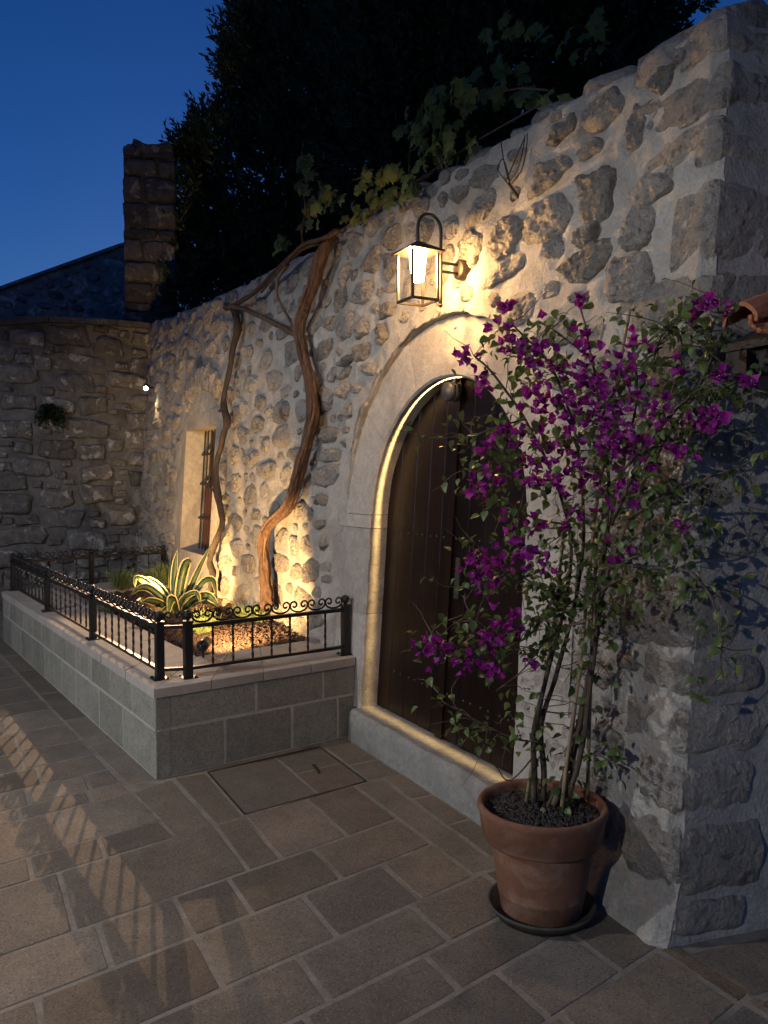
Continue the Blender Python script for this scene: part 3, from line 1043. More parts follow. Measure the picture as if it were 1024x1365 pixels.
# threshold
mb = MB()
NT = 60
TX0, TX1 = -4.47, -2.70
prof = [(-0.055, 0.0), (-0.05, 0.14), (-0.043, 0.175), (-0.025, 0.19), (0.10, 0.193), (0.16, 0.19), (0.16, 0.0)]
for i in range(NT + 1):
    x = TX0 + (TX1 - TX0) * i / NT
    for (y, z) in prof:
        wv = 0.007 * noise.noise(Vector((x * 9, y * 20, z * 14))) + 0.004 * noise.noise(Vector((x * 31, y * 40, z * 33)))
        mb.v.append((x, y + wv, max(-0.005, z + wv * (0.8 if z > 0.1 else 0) - 0.02 * (x + 4.4) * 0)))
k = len(prof)
for i in range(NT):
    for j in range(k - 1):
        mb.f.append((i * k + j, (i + 1) * k + j, (i + 1) * k + j + 1, i * k + j + 1))
mb.f.append(tuple(range(k)))
mb.f.append(tuple(NT * k + j for j in range(k))[::-1])
mb.build('threshold', M['threshold'], house)

# --- door
DY = 0.10
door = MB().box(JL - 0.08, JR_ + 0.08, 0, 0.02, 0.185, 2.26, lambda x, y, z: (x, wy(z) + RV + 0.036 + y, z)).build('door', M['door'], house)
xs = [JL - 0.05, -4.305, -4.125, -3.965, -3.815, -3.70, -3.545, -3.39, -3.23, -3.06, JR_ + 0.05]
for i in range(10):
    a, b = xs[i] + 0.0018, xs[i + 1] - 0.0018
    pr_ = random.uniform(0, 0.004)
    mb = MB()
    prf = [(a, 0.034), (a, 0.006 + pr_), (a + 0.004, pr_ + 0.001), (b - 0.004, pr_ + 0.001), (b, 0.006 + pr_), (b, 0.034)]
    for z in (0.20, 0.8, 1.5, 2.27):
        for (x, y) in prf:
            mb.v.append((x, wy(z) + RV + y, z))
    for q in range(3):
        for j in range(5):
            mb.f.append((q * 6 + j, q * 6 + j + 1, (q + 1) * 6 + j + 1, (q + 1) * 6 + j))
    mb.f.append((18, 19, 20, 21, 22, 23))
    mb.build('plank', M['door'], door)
MB().box(-3.735, -3.672, -0.014, 0.004, 0.2, 2.25, lambda x, y, z: (x, wy(z) + RV + y, z)).build('meeting_strip', M['door'], door)
stud = MB().lathe([(0.0, -0.006), (0.006, -0.005), (0.009, 0.0)], (0, 0, 0), 8, (0, 1, 0)).mesh('stud', M['iron2'], True)
for zz in (0.45, 1.30):
    for i in range(10):
        for dx in (0.3, 0.72):
            x = xs[i] + (xs[i + 1] - xs[i]) * dx
            if JL + 0.04 < x < JR_ - 0.04:
                link('stud', stud, door, Matrix.Translation((x, wy(zz) + RV + 0.001, zz)))
mb = MB()
mb.box(-3.63, -3.585, -0.012, 0.003, 0.98, 1.2, lambda x, y, z: (x, wy(z) + RV + y, z))
mb.build('lock_plate', M['iron2'], door)

# --- window: plaster surround, deep reveal, bars, shutters
WD = 0.30
win = MB()
fo = PR + 0.006


def wbox(mb, x0, x1, z0, z1, d0, d1):
    mb.box(x0, x1, d0, d1, z0, z1, lambda x, y, z: (x, wy(z) - fo + y, z))


mb = MB()
wbox(mb, WX0 - 0.02, WX1 + 0.02, WZ0 - 0.02, WZ1 + 0.02, WD + 0.004, WD + 0.02)
window = mb.build('window', M['beam'], house)
for q in ((WX0 - 0.16, WX0, WZ0 - 0.12, WZ1 + 0.16), (WX1, WX1 + 0.17, WZ0 - 0.12, WZ1 + 0.16)):
    mb = MB()
    wbox(mb, *q, 0, WD)
    mb.build('jamb', M['surround'], window)
mb = MB()
wbox(mb, WX0, WX1, WZ1, WZ1 + 0.16, 0.001, WD)
mb.build('lintel', M['surround'], window)
mb = MB()
wbox(mb, WX0, WX1, WZ0 - 0.12, WZ0, 0.001, WD)
mb.build('sill', M['surround'], window)
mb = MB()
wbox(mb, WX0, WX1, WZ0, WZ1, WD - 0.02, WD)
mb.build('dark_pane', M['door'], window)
for x0, x1 in ((WX0 + 0.03, WX0 + 0.55), (WX0 + 0.58, WX1 - 0.03)):
    mb = MB()
    wbox(mb, x0, x1, WZ0 + 0.03, WZ0 + 0.68, WD - 0.06, WD - 0.03)
    mb.build('shutter', M['shutter'], window)
for i in range(9):
    x = WX0 + 0.06 + i * 0.128
    MB().tube([(x, wy(WZ0) - fo + 0.2, WZ0), (x, wy(WZ1) - fo + 0.2, WZ1)], 0.009, 6).build('bar', M['iron2'], window)
for z in (1.22, 1.60, 1.93):
    mb = MB()
    wbox(mb, WX0, WX1, z - 0.012, z + 0.012, 0.185, 0.215)
    mb.build('cross_bar', M['iron2'], window)
# relieving arch of thin upright stones above the window
for i in range(15):
    a = R(55 + 70 * i / 14)
    rr, cxw, czw = 1.15, (WX0 + WX1) / 2, WZ1 - 0.62
    x, z = cxw + math.cos(a) * rr * 0.95, czw + math.sin(a) * rr
    stone(MB(), outline(0.062, 0.30, 12, 5, 0.15, a - math.pi / 2, i * 3.3), x, z, 0.045, fplace, i * 2.0, 0.5).build('arch_sliver', M['rubble'], house, True)

# --- cap stones on the wall top
x = -4.9
while x < -2.0:
    w = random.uniform(0.18, 0.36)
    zt = ztop(x + w / 2)
    h = random.uniform(0.05, 0.10)
    mb = MB()
    n0 = 0
    po = outline(w, 0.30, 14, 2.6, 0.2, 0, x * 7)
    for q, zz in ((0.9, -0.05), (1.0, h * 0.3), (0.85, h * 0.8), (0.45, h)):
        for (a, b) in po:
            vv = Vector((a * 8 + x, b * 8, zz * 9))
            mb.v.append((x + w / 2 + a * q, wy(zt, PR) + 0.16 + b * q, zt + zz + 0.02 * noise.noise(vv)))
    n = len(po)
    for i in range(3):
        for j in range(n):
            mb.f.append((i * n + j, i * n + (j + 1) % n, (i + 1) * n + (j + 1) % n, (i + 1) * n + j))
    mb.f.append(tuple(3 * n + j for j in range(n)))
    mb.build('cap_stone', M['rubble'], house, True)
    x += w + random.uniform(0.0, 0.08)

# --- iron hook with a tangle of wire on the facade
hk = thing('wire_hook', W(690, 235, 0.05), 'rusty iron spike with looped wires under the wall top', 'hook')
p0, p1 = W(692, 264, PR - 0.01), W(678, 244, PR + 0.09)
MB().tube([p0, p1], 0.007, 6).build('spike', M['iron2'], hk)
for w_ in ([(678, 244), (690, 225), (697, 200), (700, 180)], [(676, 243), (664, 226), (670, 212), (676, 226), (680, 245)], [(682, 245), (696, 225), (702, 195), (703, 178)],
           [(675, 240), (690, 205), (700, 182)], [(678, 240), (672, 215), (668, 190)]):
    MB().tube(spline([W(a, b, PR + 0.05 + 0.02 * random.random()) for a, b in w_], 5), 0.0028, 5).build('wire', M['iron2'], hk, True)

# ================================================================== TILED CANOPY on the return wall
can = thing('tiled_canopy', (-1.84, 0.4, 2.1), 'small terracotta tiled canopy on dark timber at house corner', 'canopy')
MB().box(-1.86, -0.9, 0.10, 1.2, 2.045, 2.07, lambda x, y, z: (x + 0.05 * y, y, z + (y - 0.1) * 0.4)).build('board', M['beam'], can)
MB().box(-1.84, -0.9, 0.13, 0.22, 1.965, 2.043).build('eave_beam', M['beam'], can)
for i in range(3):
    MB().box(-1.85 + 0.42 * i, -1.77 + 0.42 * i, 0.10, 1.2, 1.97, 2.043, lambda x, y, z: (x + 0.05 * y, y, z + (y - 0.1) * 0.4 - (0.002 if y < 0.5 else 0))).build('rafter', M['beam'], can)


def barrel(up, n=10, r=0.070, t=0.014, L=0.42):
    mb = MB()
    for e in range(2):
        rr0 = r * (1.0 if e == 0 else 0.84)
        for k in range(n + 1):
            a = math.pi * k / n
            wob = 1 + 0.03 * math.sin(k * 1.7 + e)
            for rr in (rr0 * wob, rr0 * wob - t):
                mb.v.append((math.cos(a) * rr, L * e, math.sin(a) * rr * up + 0.4 * L * e))
    m = (n + 1) * 2
    for k in range(n):
        q = 2 * k
        mb.f += [(q, q + 2, m + q + 2, m + q), (q + 1, m + q + 1, m + q + 3, q + 3), (q, q + 1, q + 3, q + 2), (m + q, m + q + 2, m + q + 3, m + q + 1)]
    mb.f += [(0, m, m + 1, 1), (2 * n, 2 * n + 1, m + 2 * n + 1, m + 2 * n)]
    return mb.mesh('cover_tile' if up > 0 else 'pan_tile', M['tile'], False)


cov_m, pan_m = barrel(1), barrel(-1)
for c_ in range(3):                             # courses up the slope, the next lapping over the last
    for i in range(5):
        x = -1.755 + i * 0.185
        rz = Matrix.Rotation(R(random.uniform(-3, 3)), 4, 'Z')
        link('cover_tile', cov_m, can, Matrix.Translation((x, 0.045 + c_ * 0.34 + random.uniform(-.012, .012), 2.118 + c_ * 0.152)) @ rz)
        link('pan_tile', pan_m, can, Matrix.Translation((x + 0.093, 0.055 + c_ * 0.34, 2.142 + c_ * 0.152)) @ rz)

# ================================================================== BACK WALL, PIER, FAR WALL
bw = thing('garden_wall', (-11.3, -1.5, 0), 'old dark stone garden wall with flat coping behind the railings', 'wall')


def bplace(s, t, h):                            # s = distance from the facade corner to the left
    return (-11.25 + 0.10 * s + h + 0.03 * noise.noise(Vector((s * 2, t * 2, 5))), 0.15 - s, t)


def btop(s):
    return float(np.interp(s, [-0.5, 0.0, 1.0, 2.2, 3.2, 7], [3.72, 3.72, 3.70, 3.50, 3.38, 2.9]))


v, f_ = [], []
for i in range(61):
    s = -0.3 + 7.3 * i / 60
    for j in range(41):
        z = -0.02 + (btop(s) + 0.02) * j / 40
        v.append(bplace(s, z, -0.012 + 0.02 * noise.noise(Vector((s * 5, z * 5, 1)))))
for i in range(60):
    for j in range(40):
        f_.append((i * 41 + j, i * 41 + j + 1, (i + 1) * 41 + j + 1, (i + 1) * 41 + j))
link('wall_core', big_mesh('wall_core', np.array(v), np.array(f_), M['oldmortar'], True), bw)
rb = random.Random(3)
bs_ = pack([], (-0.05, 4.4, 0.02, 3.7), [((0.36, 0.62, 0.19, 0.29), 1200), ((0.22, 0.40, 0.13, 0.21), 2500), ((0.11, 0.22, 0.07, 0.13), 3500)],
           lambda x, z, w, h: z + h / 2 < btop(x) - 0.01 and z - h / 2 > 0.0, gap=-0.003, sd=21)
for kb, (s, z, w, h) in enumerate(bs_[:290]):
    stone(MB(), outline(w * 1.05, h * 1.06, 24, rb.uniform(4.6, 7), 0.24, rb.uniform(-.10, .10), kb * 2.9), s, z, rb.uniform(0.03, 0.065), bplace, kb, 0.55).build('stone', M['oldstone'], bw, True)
s = -0.35
while s < 6.6:                                  # coping slabs along the top
    w = rb.uniform(0.5, 0.9)
    p = MB().box(s + 0.006, s + w - 0.006, -0.42, 0.09, 0.0, 0.075, lambda a, b, c: tuple(np.array(bplace(a, btop(a) + c, b)) + 0.012 * noise.noise(Vector((a * 5, b * 5, c * 20)))))
    p.build('coping_slab', M['darkstone'], bw)
    s += w

# pier
pier = thing('stone_pier', (-11.7, 0.4, 3.4), 'tall weathered stone pier rising above the garden wall', 'pier')
PD = 11.25
pr0 = AT(165, 430, PD)
fr = RT * 0.94 + FW * 0.34 * 0                 # the pier's face direction (roughly square to the wall end)
fx = np.array((0.26, 0.965, 0.0))
fx = fx / np.linalg.norm(fx)
fn = np.array((fx[1], -fx[0], 0.0))
pbase = pr0.copy()


def pplace(s, t, h):
    q = pbase + fx * s + fn * h
    return (q[0], q[1], t)


pts_h = [6.35, 6.30, 6.42]
PW = 0.74
zt = CAM[2] + (645 - 197) / FPX * PD
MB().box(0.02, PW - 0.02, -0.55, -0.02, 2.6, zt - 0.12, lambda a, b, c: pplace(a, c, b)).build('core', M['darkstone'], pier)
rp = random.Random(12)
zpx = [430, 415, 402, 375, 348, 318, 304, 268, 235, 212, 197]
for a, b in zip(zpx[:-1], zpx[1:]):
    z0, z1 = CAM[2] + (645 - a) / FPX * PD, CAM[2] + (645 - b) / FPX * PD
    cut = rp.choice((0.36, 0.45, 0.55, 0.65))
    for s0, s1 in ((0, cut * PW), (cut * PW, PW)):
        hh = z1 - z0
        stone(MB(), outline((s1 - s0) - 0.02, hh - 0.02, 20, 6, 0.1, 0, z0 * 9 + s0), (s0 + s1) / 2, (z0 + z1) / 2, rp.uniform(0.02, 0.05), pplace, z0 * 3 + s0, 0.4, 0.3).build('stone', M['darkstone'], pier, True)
for k in range(6):
    stone(MB(), outline(0.22, 0.16, 12, 2.6, 0.3, 0, k * 3), 0.11 + k * 0.104, zt - 0.03 + rp.uniform(-.05, .06), 0.05, pplace, k * 7, 0.5, 0.35).build('stone', M['darkstone'], pier, True)

# far sloping wall
fwl = thing('gable_wall', (-15, -2.0, 0), 'dark rubble wall with sloping top beyond the garden wall', 'wall')
FD_ = 15.0
fb = AT(170, 400, FD_)


def gplace(s, t, h):
    q = fb - RT * s - FW * h
    return (q[0], q[1], t)


def gtop(s):
    return float(np.interp(s, [-0.6, 0, 2.3, 8], [6.18, 6.06, 5.25, 3.2]))


v, f_ = [], []
for i in range(81):
    s = -0.6 + 8.6 * i / 80
    for j in range(41):
        z = 2.0 + (gtop(s) - 2.0) * j / 40
        v.append(gplace(s, z, 0.03 * noise.noise(Vector((s * 5, z * 5, 1)))))
for i in range(80):
    for j in range(40):
        f_.append((i * 41 + j, i * 41 + j + 1, (i + 1) * 41 + j + 1, (i + 1) * 41 + j))
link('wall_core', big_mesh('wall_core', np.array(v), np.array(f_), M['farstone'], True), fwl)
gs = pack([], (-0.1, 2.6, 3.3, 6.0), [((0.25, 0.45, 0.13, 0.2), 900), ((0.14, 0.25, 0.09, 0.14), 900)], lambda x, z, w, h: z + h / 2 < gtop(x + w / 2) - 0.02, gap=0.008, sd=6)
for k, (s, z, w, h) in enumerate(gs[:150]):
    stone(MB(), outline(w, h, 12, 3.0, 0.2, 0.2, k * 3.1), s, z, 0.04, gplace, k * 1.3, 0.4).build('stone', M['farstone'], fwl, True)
s = -0.5
while s < 7:
    w = rp.uniform(0.45, 0.8)
    MB().box(s, s + w - 0.01, -0.4, 0.08, 0, 0.06, lambda a, b, c: gplace(a, gtop(a) + c, b)).build('coping_slab', M['farstone'], fwl)
    s += w

# ================================================================== RAISED PLANTER
PA, PB, PC, PD2 = np.array((-4.335, -1.268)), np.array((-9.0, -1.79)), np.array((-9.55, 0.02)), np.array((-4.53, 0.02))
PH = 0.5
pl = thing('raised_planter', (-6.8, -0.8, 0), 'raised stone block planter with pale coping along house front', 'planter')
TH = 0.14


def side(p, q, z0, z1, inn, out):
    """frame helpers for a wall side from p to q"""
    e = (q - p) / np.linalg.norm(q - p)
    nrm = np.array((e[1], -e[0]))
    cen = (PA + PB + PC + PD2) / 4
    if np.dot(nrm, cen - p) > 0:
        nrm = -nrm
    return e, nrm


for (p, q, cuts0, cuts1) in ((PA, PB, [0.0, 0.42, 0.86, 1.30, 1.72, 2.0, 2.42, 2.85, 3.2, 3.62, 3.95, 4.3, 4.694], [0.0, 0.60, 1.12, 1.72, 2.15, 2.75, 3.25, 3.75, 4.25, 4.694]),
                              (PD2, PA, [0.0, 0.24, 0.70, 1.303], [0.0, 0.13, 0.46, 0.90, 1.303]),
                              (PB, PC, [0, 0.6, 1.2, 1.892], [0, 0.4, 0.9, 1.5, 1.892])):
    e, nrm = side(p, q, 0, 0, 0, 0)
    L = np.linalg.norm(q - p)
    place = lambda a, b, c, p=p, e=e, nrm=nrm: (p[0] + e[0] * a + nrm[0] * b, p[1] + e[1] * a + nrm[1] * b, c)
    MB().box(0.012, L - 0.012, -TH, -0.0012, 0, PH - 0.052, place).build('mortar_core', M['blockgrout'], pl)
    for z0, z1, cuts in ((0.006, 0.260, cuts1), (0.274, 0.444, cuts0)):
        for a, b in zip(cuts[:-1], cuts[1:]):
            mb = MB()
            h0, h1 = z0, z1
            a2, b2 = a + 0.007, b - 0.007
            if a == 0.0:
                a2 = a
            if b == cuts[-1]:
                b2 = b
            pr_ = random.uniform(0, 0.002)
            n0 = 0
            for d, ins in ((-0.08, 0.0), (pr_ - 0.003, 0.0), (pr_, 0.004)):
                for (s_, t_) in ((a2 + ins, h0 + ins), (b2 - ins, h0 + ins), (b2 - ins, h1 - ins), (a2 + ins, h1 - ins)):
                    mb.v.append(place(s_, d, t_))
            for i in range(2):
                for j in range(4):
                    j2 = (j + 1) % 4
                    mb.f.append((i * 4 + j, i * 4 + j2, (i + 1) * 4 + j2, (i + 1) * 4 + j))
            mb.f.append((8, 9, 10, 11))
            mb.build('block', M['block'], pl)
# coping / paved margin: slabs between outer edge and the bed
bed = [np.array(q) for q in ((-5.02, -0.86), (-8.55, -1.16), (-8.75, -0.05), (-5.2, 0.05))]   # bed corners
OUT = 0.012


def cslab(poly, seed, nm='coping_slab'):
    P = [np.array(q, float) for q in poly]
    slab(P, PH, 0.052, 0.0012, 'coping', nm, pl, seed)


ea = (PB - PA) / np.linalg.norm(PB - PA)
na = np.array((ea[1], -ea[0]))
na = -na if np.dot(na, bed[0] - PA) > 0 else na
pa_o, pb_o = PA + na * OUT, PB + na * OUT
ef = (PA - PD2) / np.linalg.norm(PA - PD2)
nf_ = np.array((ef[1], -ef[0]))
nf_ = -nf_ if np.dot(nf_, bed[0] - PA) > 0 else nf_
corner_o = PA + na * OUT + nf_ * OUT
pd_o = PD2 + nf_ * OUT
nsl = 9
for i in range(nsl):                            # long side
    t0, t1 = i / nsl, (i + 1) / nsl
    o0, o1 = corner_o + (pb_o - corner_o) * t0, corner_o + (pb_o - corner_o) * t1
    b0, b1 = bed[0] + (bed[1] - bed[0]) * t0, bed[0] + (bed[1] - bed[0]) * t1
    cslab([o0, o1, b1, b0], i * 2.0)
nsl = 4
for i in range(nsl):                            # short side by the door
    t0, t1 = i / nsl, (i + 1) / nsl
    o0, o1 = corner_o + (pd_o - corner_o) * t0, corner_o + (pd_o - corner_o) * t1
    b0, b1 = bed[0] + (bed[3] - bed[0]) * t0, bed[0] + (bed[3] - bed[0]) * t1
    cslab([o0, o1, b1, b0], 40 + i * 2.0)
for i in range(3):
    t0, t1 = i / 3, (i + 1) / 3
    o0, o1 = pb_o + (PC - pb_o) * t0, pb_o + (PC - pb_o) * t1
    b0, b1 = bed[1] + (bed[2] - bed[1]) * t0, bed[1] + (bed[2] - bed[1]) * t1
    cslab([o0, o1, b1, b0], 60 + i * 2.0)
# soil and gravel
mb = MB()
for zz in (0.30, 0.455):
    for q in ((-4.75, -0.98), (-8.8, -1.45), (-9.2, 0.02), (-4.75, 0.02)):
        mb.v.append((q[0], q[1], zz))
mb.f += [(4, 5, 6, 7)]
mb.build('soil', M['soil'], pl)


def in_bed(x, y):
    if y > 0.0:
        return False
    c = [bed[0], bed[1], bed[2] + np.array((0, .1)), bed[3] + np.array((0, .1))]
    for i in range(4):
        a, b = c[i], c[(i + 1) % 4]
        if (b[0] - a[0]) * (y - a[1]) - (b[1] - a[1]) * (x - a[0]) > 0:
            return False
    return True


def pebbles(name, pts, rad, mat, parent):
    """many tiny irregular octahedral stones"""
    n = len(pts)
    base = np.array([(1, 0, 0), (-1, 0, 0), (0, 1, 0), (0, -1, 0), (0, 0, 1), (0, 0, -1)], float)
    fc = np.array([(0, 2, 4), (2, 1, 4), (1, 3, 4), (3, 0, 4), (2, 0, 5), (1, 2, 5), (3, 1, 5), (0, 3, 5)])
    r = np.asarray(rad).reshape(-1, 1, 1)
    v = base[None] * r * rng.uniform(0.6, 1.25, (n, 6, 1))
    th = rng.uniform(0, 2 * np.pi, n)
    ph = rng.uniform(-0.8, 0.8, n)
    c, s = np.cos(th), np.sin(th)
    c2, s2 = np.cos(ph), np.sin(ph)
    x = v[..., 0] * c2[:, None] - v[..., 2] * s2[:, None]
    z = v[..., 0] * s2[:, None] + v[..., 2] * c2[:, None]
    y = v[..., 1]
    v = np.stack([x * c[:, None] - y * s[:, None], x * s[:, None] + y * c[:, None], z * 0.8], -1) + np.asarray(pts)[:, None, :]
    f = (fc[None] + (np.arange(n) * 6)[:, None, None]).reshape(-1, 3)
    o = link(name, big_mesh(name, v.reshape(-1, 3), f, mat), parent)
    return tag(o, kind='stuff')


gp, gr = [], []
while len(gp) < 9000:
    x, y = rng.uniform(-8.8, -5.0), rng.uniform(-1.2, 0.0)
    if x < -7.4 and rng.random() < 0.5:
        continue
    if in_bed(x, y):
        mound = 0.05 * max(0, 1 - ((x + 5.6) / 0.9) ** 2 - ((y + 0.15) / 0.5) ** 2) + 0.02 * noise.noise(Vector((x * 2, y * 2, 0)))
        gp.append((x, y, 0.465 + mound + rng.uniform(-0.008, 0.012)))
        gr.append(rng.uniform(0.010, 0.021))
pebbles('gravel', gp, gr, M['gravel'], pl)
for k in range(9):                              # larger stones lying by the wall
    px = (300, 320, 335, 315, 383, 395, 290, 345, 405)[k]
    py = (783, 792, 800, 797, 818, 822, 778, 806, 824)[k]
    q = G(px, py, 0.5)
    q[1] = min(q[1], -0.06)
    r0 = random.uniform(0.035, 0.065)
    mb = MB()
    mb.lathe([(0.0, -0.6), (0.8, -0.45), (1.0, 0.0), (0.75, 0.5), (0.35, 0.75), (0.0, 0.8)], (0, 0, 0), 9)
    mb.v = [tuple(np.array(q) + np.array(v_) * r0 * (1 + 0.5 * noise.noise(Vector(v_) * 1.3 + Vector((k * 5, 0, 0))))) for v_ in mb.v]
    o = mb.build('garden_stone', M['rock'], None, False)
    g_ = 0 if px < 325 else (1 if px < 360 else 2)
    tag(o, ('rough reddish stone at the wall foot near the thin dark vine stem', 'rough reddish stone at the wall foot between the two vines', 'rough reddish stone at the wall foot between thick vine and door')[g_], 'rock', 'rough stones in the gravel bed')

# ================================================================== RAILINGS
post_m = MB()
post_m.box(-0.022, 0.022, -0.022, 0.022, 0.006, 0.315)
post_m.box(-0.026, 0.026, -0.026, 0.026, 0.315, 0.325)
post_m.lathe([(0.008, 0.325), (0.012, 0.333), (0.022, 0.342), (0.028, 0.355), (0.027, 0.37), (0.018, 0.382), (0.0, 0.388)], (0, 0, 0), 12)
plate_m = MB()
plate_m.box(-0.045, 0.045, -0.045, 0.045, 0.0012, 0.0065)
for a in (-1, 1):
    for b in (-1, 1):
        plate_m.lathe([(0.008, 0.006), (0.008, 0.014), (0.0, 0.015)], (a * 0.034, b * 0.034, 0), 6)
post_m = post_m.mesh('post', M['iron'])
plate_m = plate_m.mesh('base_plate', M['iron'])
bal = MB()
for i in range(15):                             # twisted square bar
    z = 0.05 + 0.235 * i / 14
    for k in range(4):
        a = k * math.pi / 2 + i * 0.55
        bal.v.append((0.0078 * math.cos(a), 0.0078 * math.sin(a), z))
for i in range(14):
    for k in range(4):
        bal.f.append((i * 4 + k, i * 4 + (k + 1) % 4, (i + 1) * 4 + (k + 1) % 4, (i + 1) * 4 + k))
bal_m = bal.mesh('baluster', M['iron'])


def scroll_mesh(w, h=0.074):
    """C scroll lying on its back: both ends curl inwards"""
    ro = w * 0.215
    cz_ = h - ro
    left = []
    for k in range(15):
        q = k / 14
        a = R(-170 + 350 * q)
        r = ro * (0.30 + 0.70 * q)
        left.append((-w * 0.485 + ro + math.cos(a) * r, cz_ + math.sin(a) * r))
    bowl = [(-math.cos(math.pi * t) * w * 0.485, cz_ - math.sin(math.pi * t) ** 0.8 * (cz_ - 0.005)) for t in np.linspace(0.08, 0.92, 11)]
    line = left + bowl + [(-x, z) for x, z in left[::-1]]
    return MB().tube([(x, 0, z) for x, z in line], 0.0062, 5).mesh('scroll', M['iron'], True)


def railing(name, label, posts, per, closed_end=True):
    """posts: list of xy; per: scroll count for each bay"""
    rt = thing(name, (posts[0][0], posts[0][1], PH), label, 'railing')
    for p in posts:
        d = np.array(posts[-1]) - np.array(posts[0])
        rz = Matrix.Rotation(math.atan2(d[1], d[0]), 4, 'Z')
        po = link('post', post_m, rt, Matrix.Translation((p[0], p[1], PH)) @ rz)
        link('base_plate', plate_m, rt, Matrix.Translation((p[0], p[1], PH)) @ rz)
    for (p, q), n in zip(zip(posts[:-1], posts[1:]), per):
        p, q = np.array(p, float), np.array(q, float)
        d = q - p
        L = np.linalg.norm(d)
        e = d / L
        rz = Matrix.Rotation(math.atan2(d[1], d[0]), 4, 'Z')
        c = (p + q) / 2
        for zc, hz_ in ((0.052, 0.009), (0.292, 0.011)):
            MB().obox((c[0], c[1], PH + zc), (e[0], e[1], 0), (-e[1], e[0], 0), (0, 0, 1), L / 2 - 0.021, 0.013, hz_).build('rail', M['iron'], rt)
        w = (L - 0.05) / n
        sm = scroll_mesh(w)
        for i in range(n):
            s = 0.025 + w * (i + 0.5)
            pos = p + e * s
            link('scroll', sm, rt, Matrix.Translation((pos[0], pos[1], PH + 0.305)) @ rz)
            if i:
                pos = p + e * (0.025 + w * i)
                link('baluster', bal_m, rt, Matrix.Translation((pos[0], pos[1], PH)) @ rz)
    return rt


railing('iron_railing', 'long black scrollwork railing on the planter side facing the street', [(-4.54, -1.2), (-5.934, -1.356), (-7.411, -1.515), (-9.03, -1.69)], [9, 9, 10])
railing('iron_railing', 'black scrollwork railing on the planter end beside the arched door', [(-4.497, -1.05), (-4.625, 0.0)], [8])
railing('iron_railing', 'black scrollwork railing at planter end in front of garden wall', [(-9.06, -1.62), (-9.26, -0.89), (-9.45, -0.06)], [5, 5])
# short link between the two corner posts
lk = thing('railing_link', (-4.52, -1.12, PH), 'short scrolled iron link joining the two corner posts', 'railing')
p, q = np.array((-4.54, -1.2)), np.array((-4.497, -1.05))
d = q - p
L = np.linalg.norm(d)
e = d / L
c = (p + q) / 2
for zc in (0.052, 0.292):
    MB().obox((c[0], c[1], PH + zc), (e[0], e[1], 0), (-e[1], e[0], 0), (0, 0, 1), L / 2 - 0.0225, 0.012, 0.009).build('rail', M['iron'], lk)
link('scroll', scroll_mesh(L - 0.05), lk, Matrix.Translation((c[0], c[1], PH + 0.305)) @ Matrix.Rotation(math.atan2(d[1], d[0]), 4, 'Z'))

# ================================================================== LANTERN
WARM = (1.0, 0.58, 0.21)
mw_ = W(600, 368, PR)
LY = mw_[1] - 0.275
lx = PL(557, 370, (0, LY, 0), (0, 1, 0))[0]
LZ = PL(557, 370, (0, LY, 0), (0, 1, 0))[2]
zl = lambda py: PL(557, py, (0, LY, 0), (0, 1, 0))[2]
ZB, ZT = zl(400), zl(339)
lan = thing('wall_lantern', (lx, LY, ZB), 'lit bronze wall lantern with open square cage above the door', 'lantern')
S = 0.072
for a in (-1, 1):
    for b in (-1, 1):
        MB().box(lx + a * S - 0.0055, lx + a * S + 0.0055, LY + b * S - 0.0055, LY + b * S + 0.0055, ZB, ZT).build('cage_bar', M['bronze'], lan)
mb = MB()
for a in (-1, 1):
    mb.box(lx - S - 0.006, lx + S + 0.006, LY + a * S - 0.006, LY + a * S + 0.006, ZB - 0.012, ZB)
    mb.box(lx + a * S - 0.006, lx + a * S + 0.006, LY - S + 0.006, LY + S - 0.006, ZB - 0.012, ZB)
mb.build('bottom_frame', M['bronze'], lan)
S2 = 0.098
mb = MB()
mb.v = [(lx - S2, LY - S2, ZT + 0.004), (lx + S2, LY - S2, ZT + 0.004), (lx + S2, LY + S2, ZT + 0.004), (lx - S2, LY + S2, ZT + 0.004),
        (lx - S2, LY - S2, ZT + 0.012), (lx + S2, LY - S2, ZT + 0.012), (lx + S2, LY + S2, ZT + 0.012), (lx - S2, LY + S2, ZT + 0.012),
        (lx - .012, LY - .012, ZT + 0.062), (lx + .012, LY - .012, ZT + 0.062), (lx + .012, LY + .012, ZT + 0.062), (lx - .012, LY + .012, ZT + 0.062)]
mb.f = [(0, 3, 2, 1), (0, 1, 5, 4), (1, 2, 6, 5), (2, 3, 7, 6), (3, 0, 4, 7), (4, 5, 9, 8), (5, 6, 10, 9), (6, 7, 11, 10), (7, 4, 8, 11), (8, 9, 10, 11)]
mb.build('roof', M['bronze'], lan)
yb = LY + 0.135
zq = zl(283)
arm = [(lx, LY, ZT + 0.05), (lx, LY, zq - 0.07), (lx, LY + 0.012, zq - 0.03), (lx, LY + 0.04, zq - 0.005), (lx, LY + 0.0675, zq), (lx, yb - 0.04, zq - 0.005), (lx, yb - 0.012, zq - 0.03), (lx, yb, zq - 0.07), (lx, yb, ZT), (lx, yb, (ZB + ZT) / 2), (lx, yb, ZB - 0.004)]
MB().tube(spline(arm, 4), 0.0085, 8).build('hoop_arm', M['bronze'], lan, True)
MB().lathe([(0.0, -0.011), (0.009, -0.007), (0.0125, 0.0), (0.009, 0.007), (0.0, 0.011)], (lx, yb, ZB - 0.012), 12).build('ball_end', M['bronze'], lan, True)
mz = mw_[2]
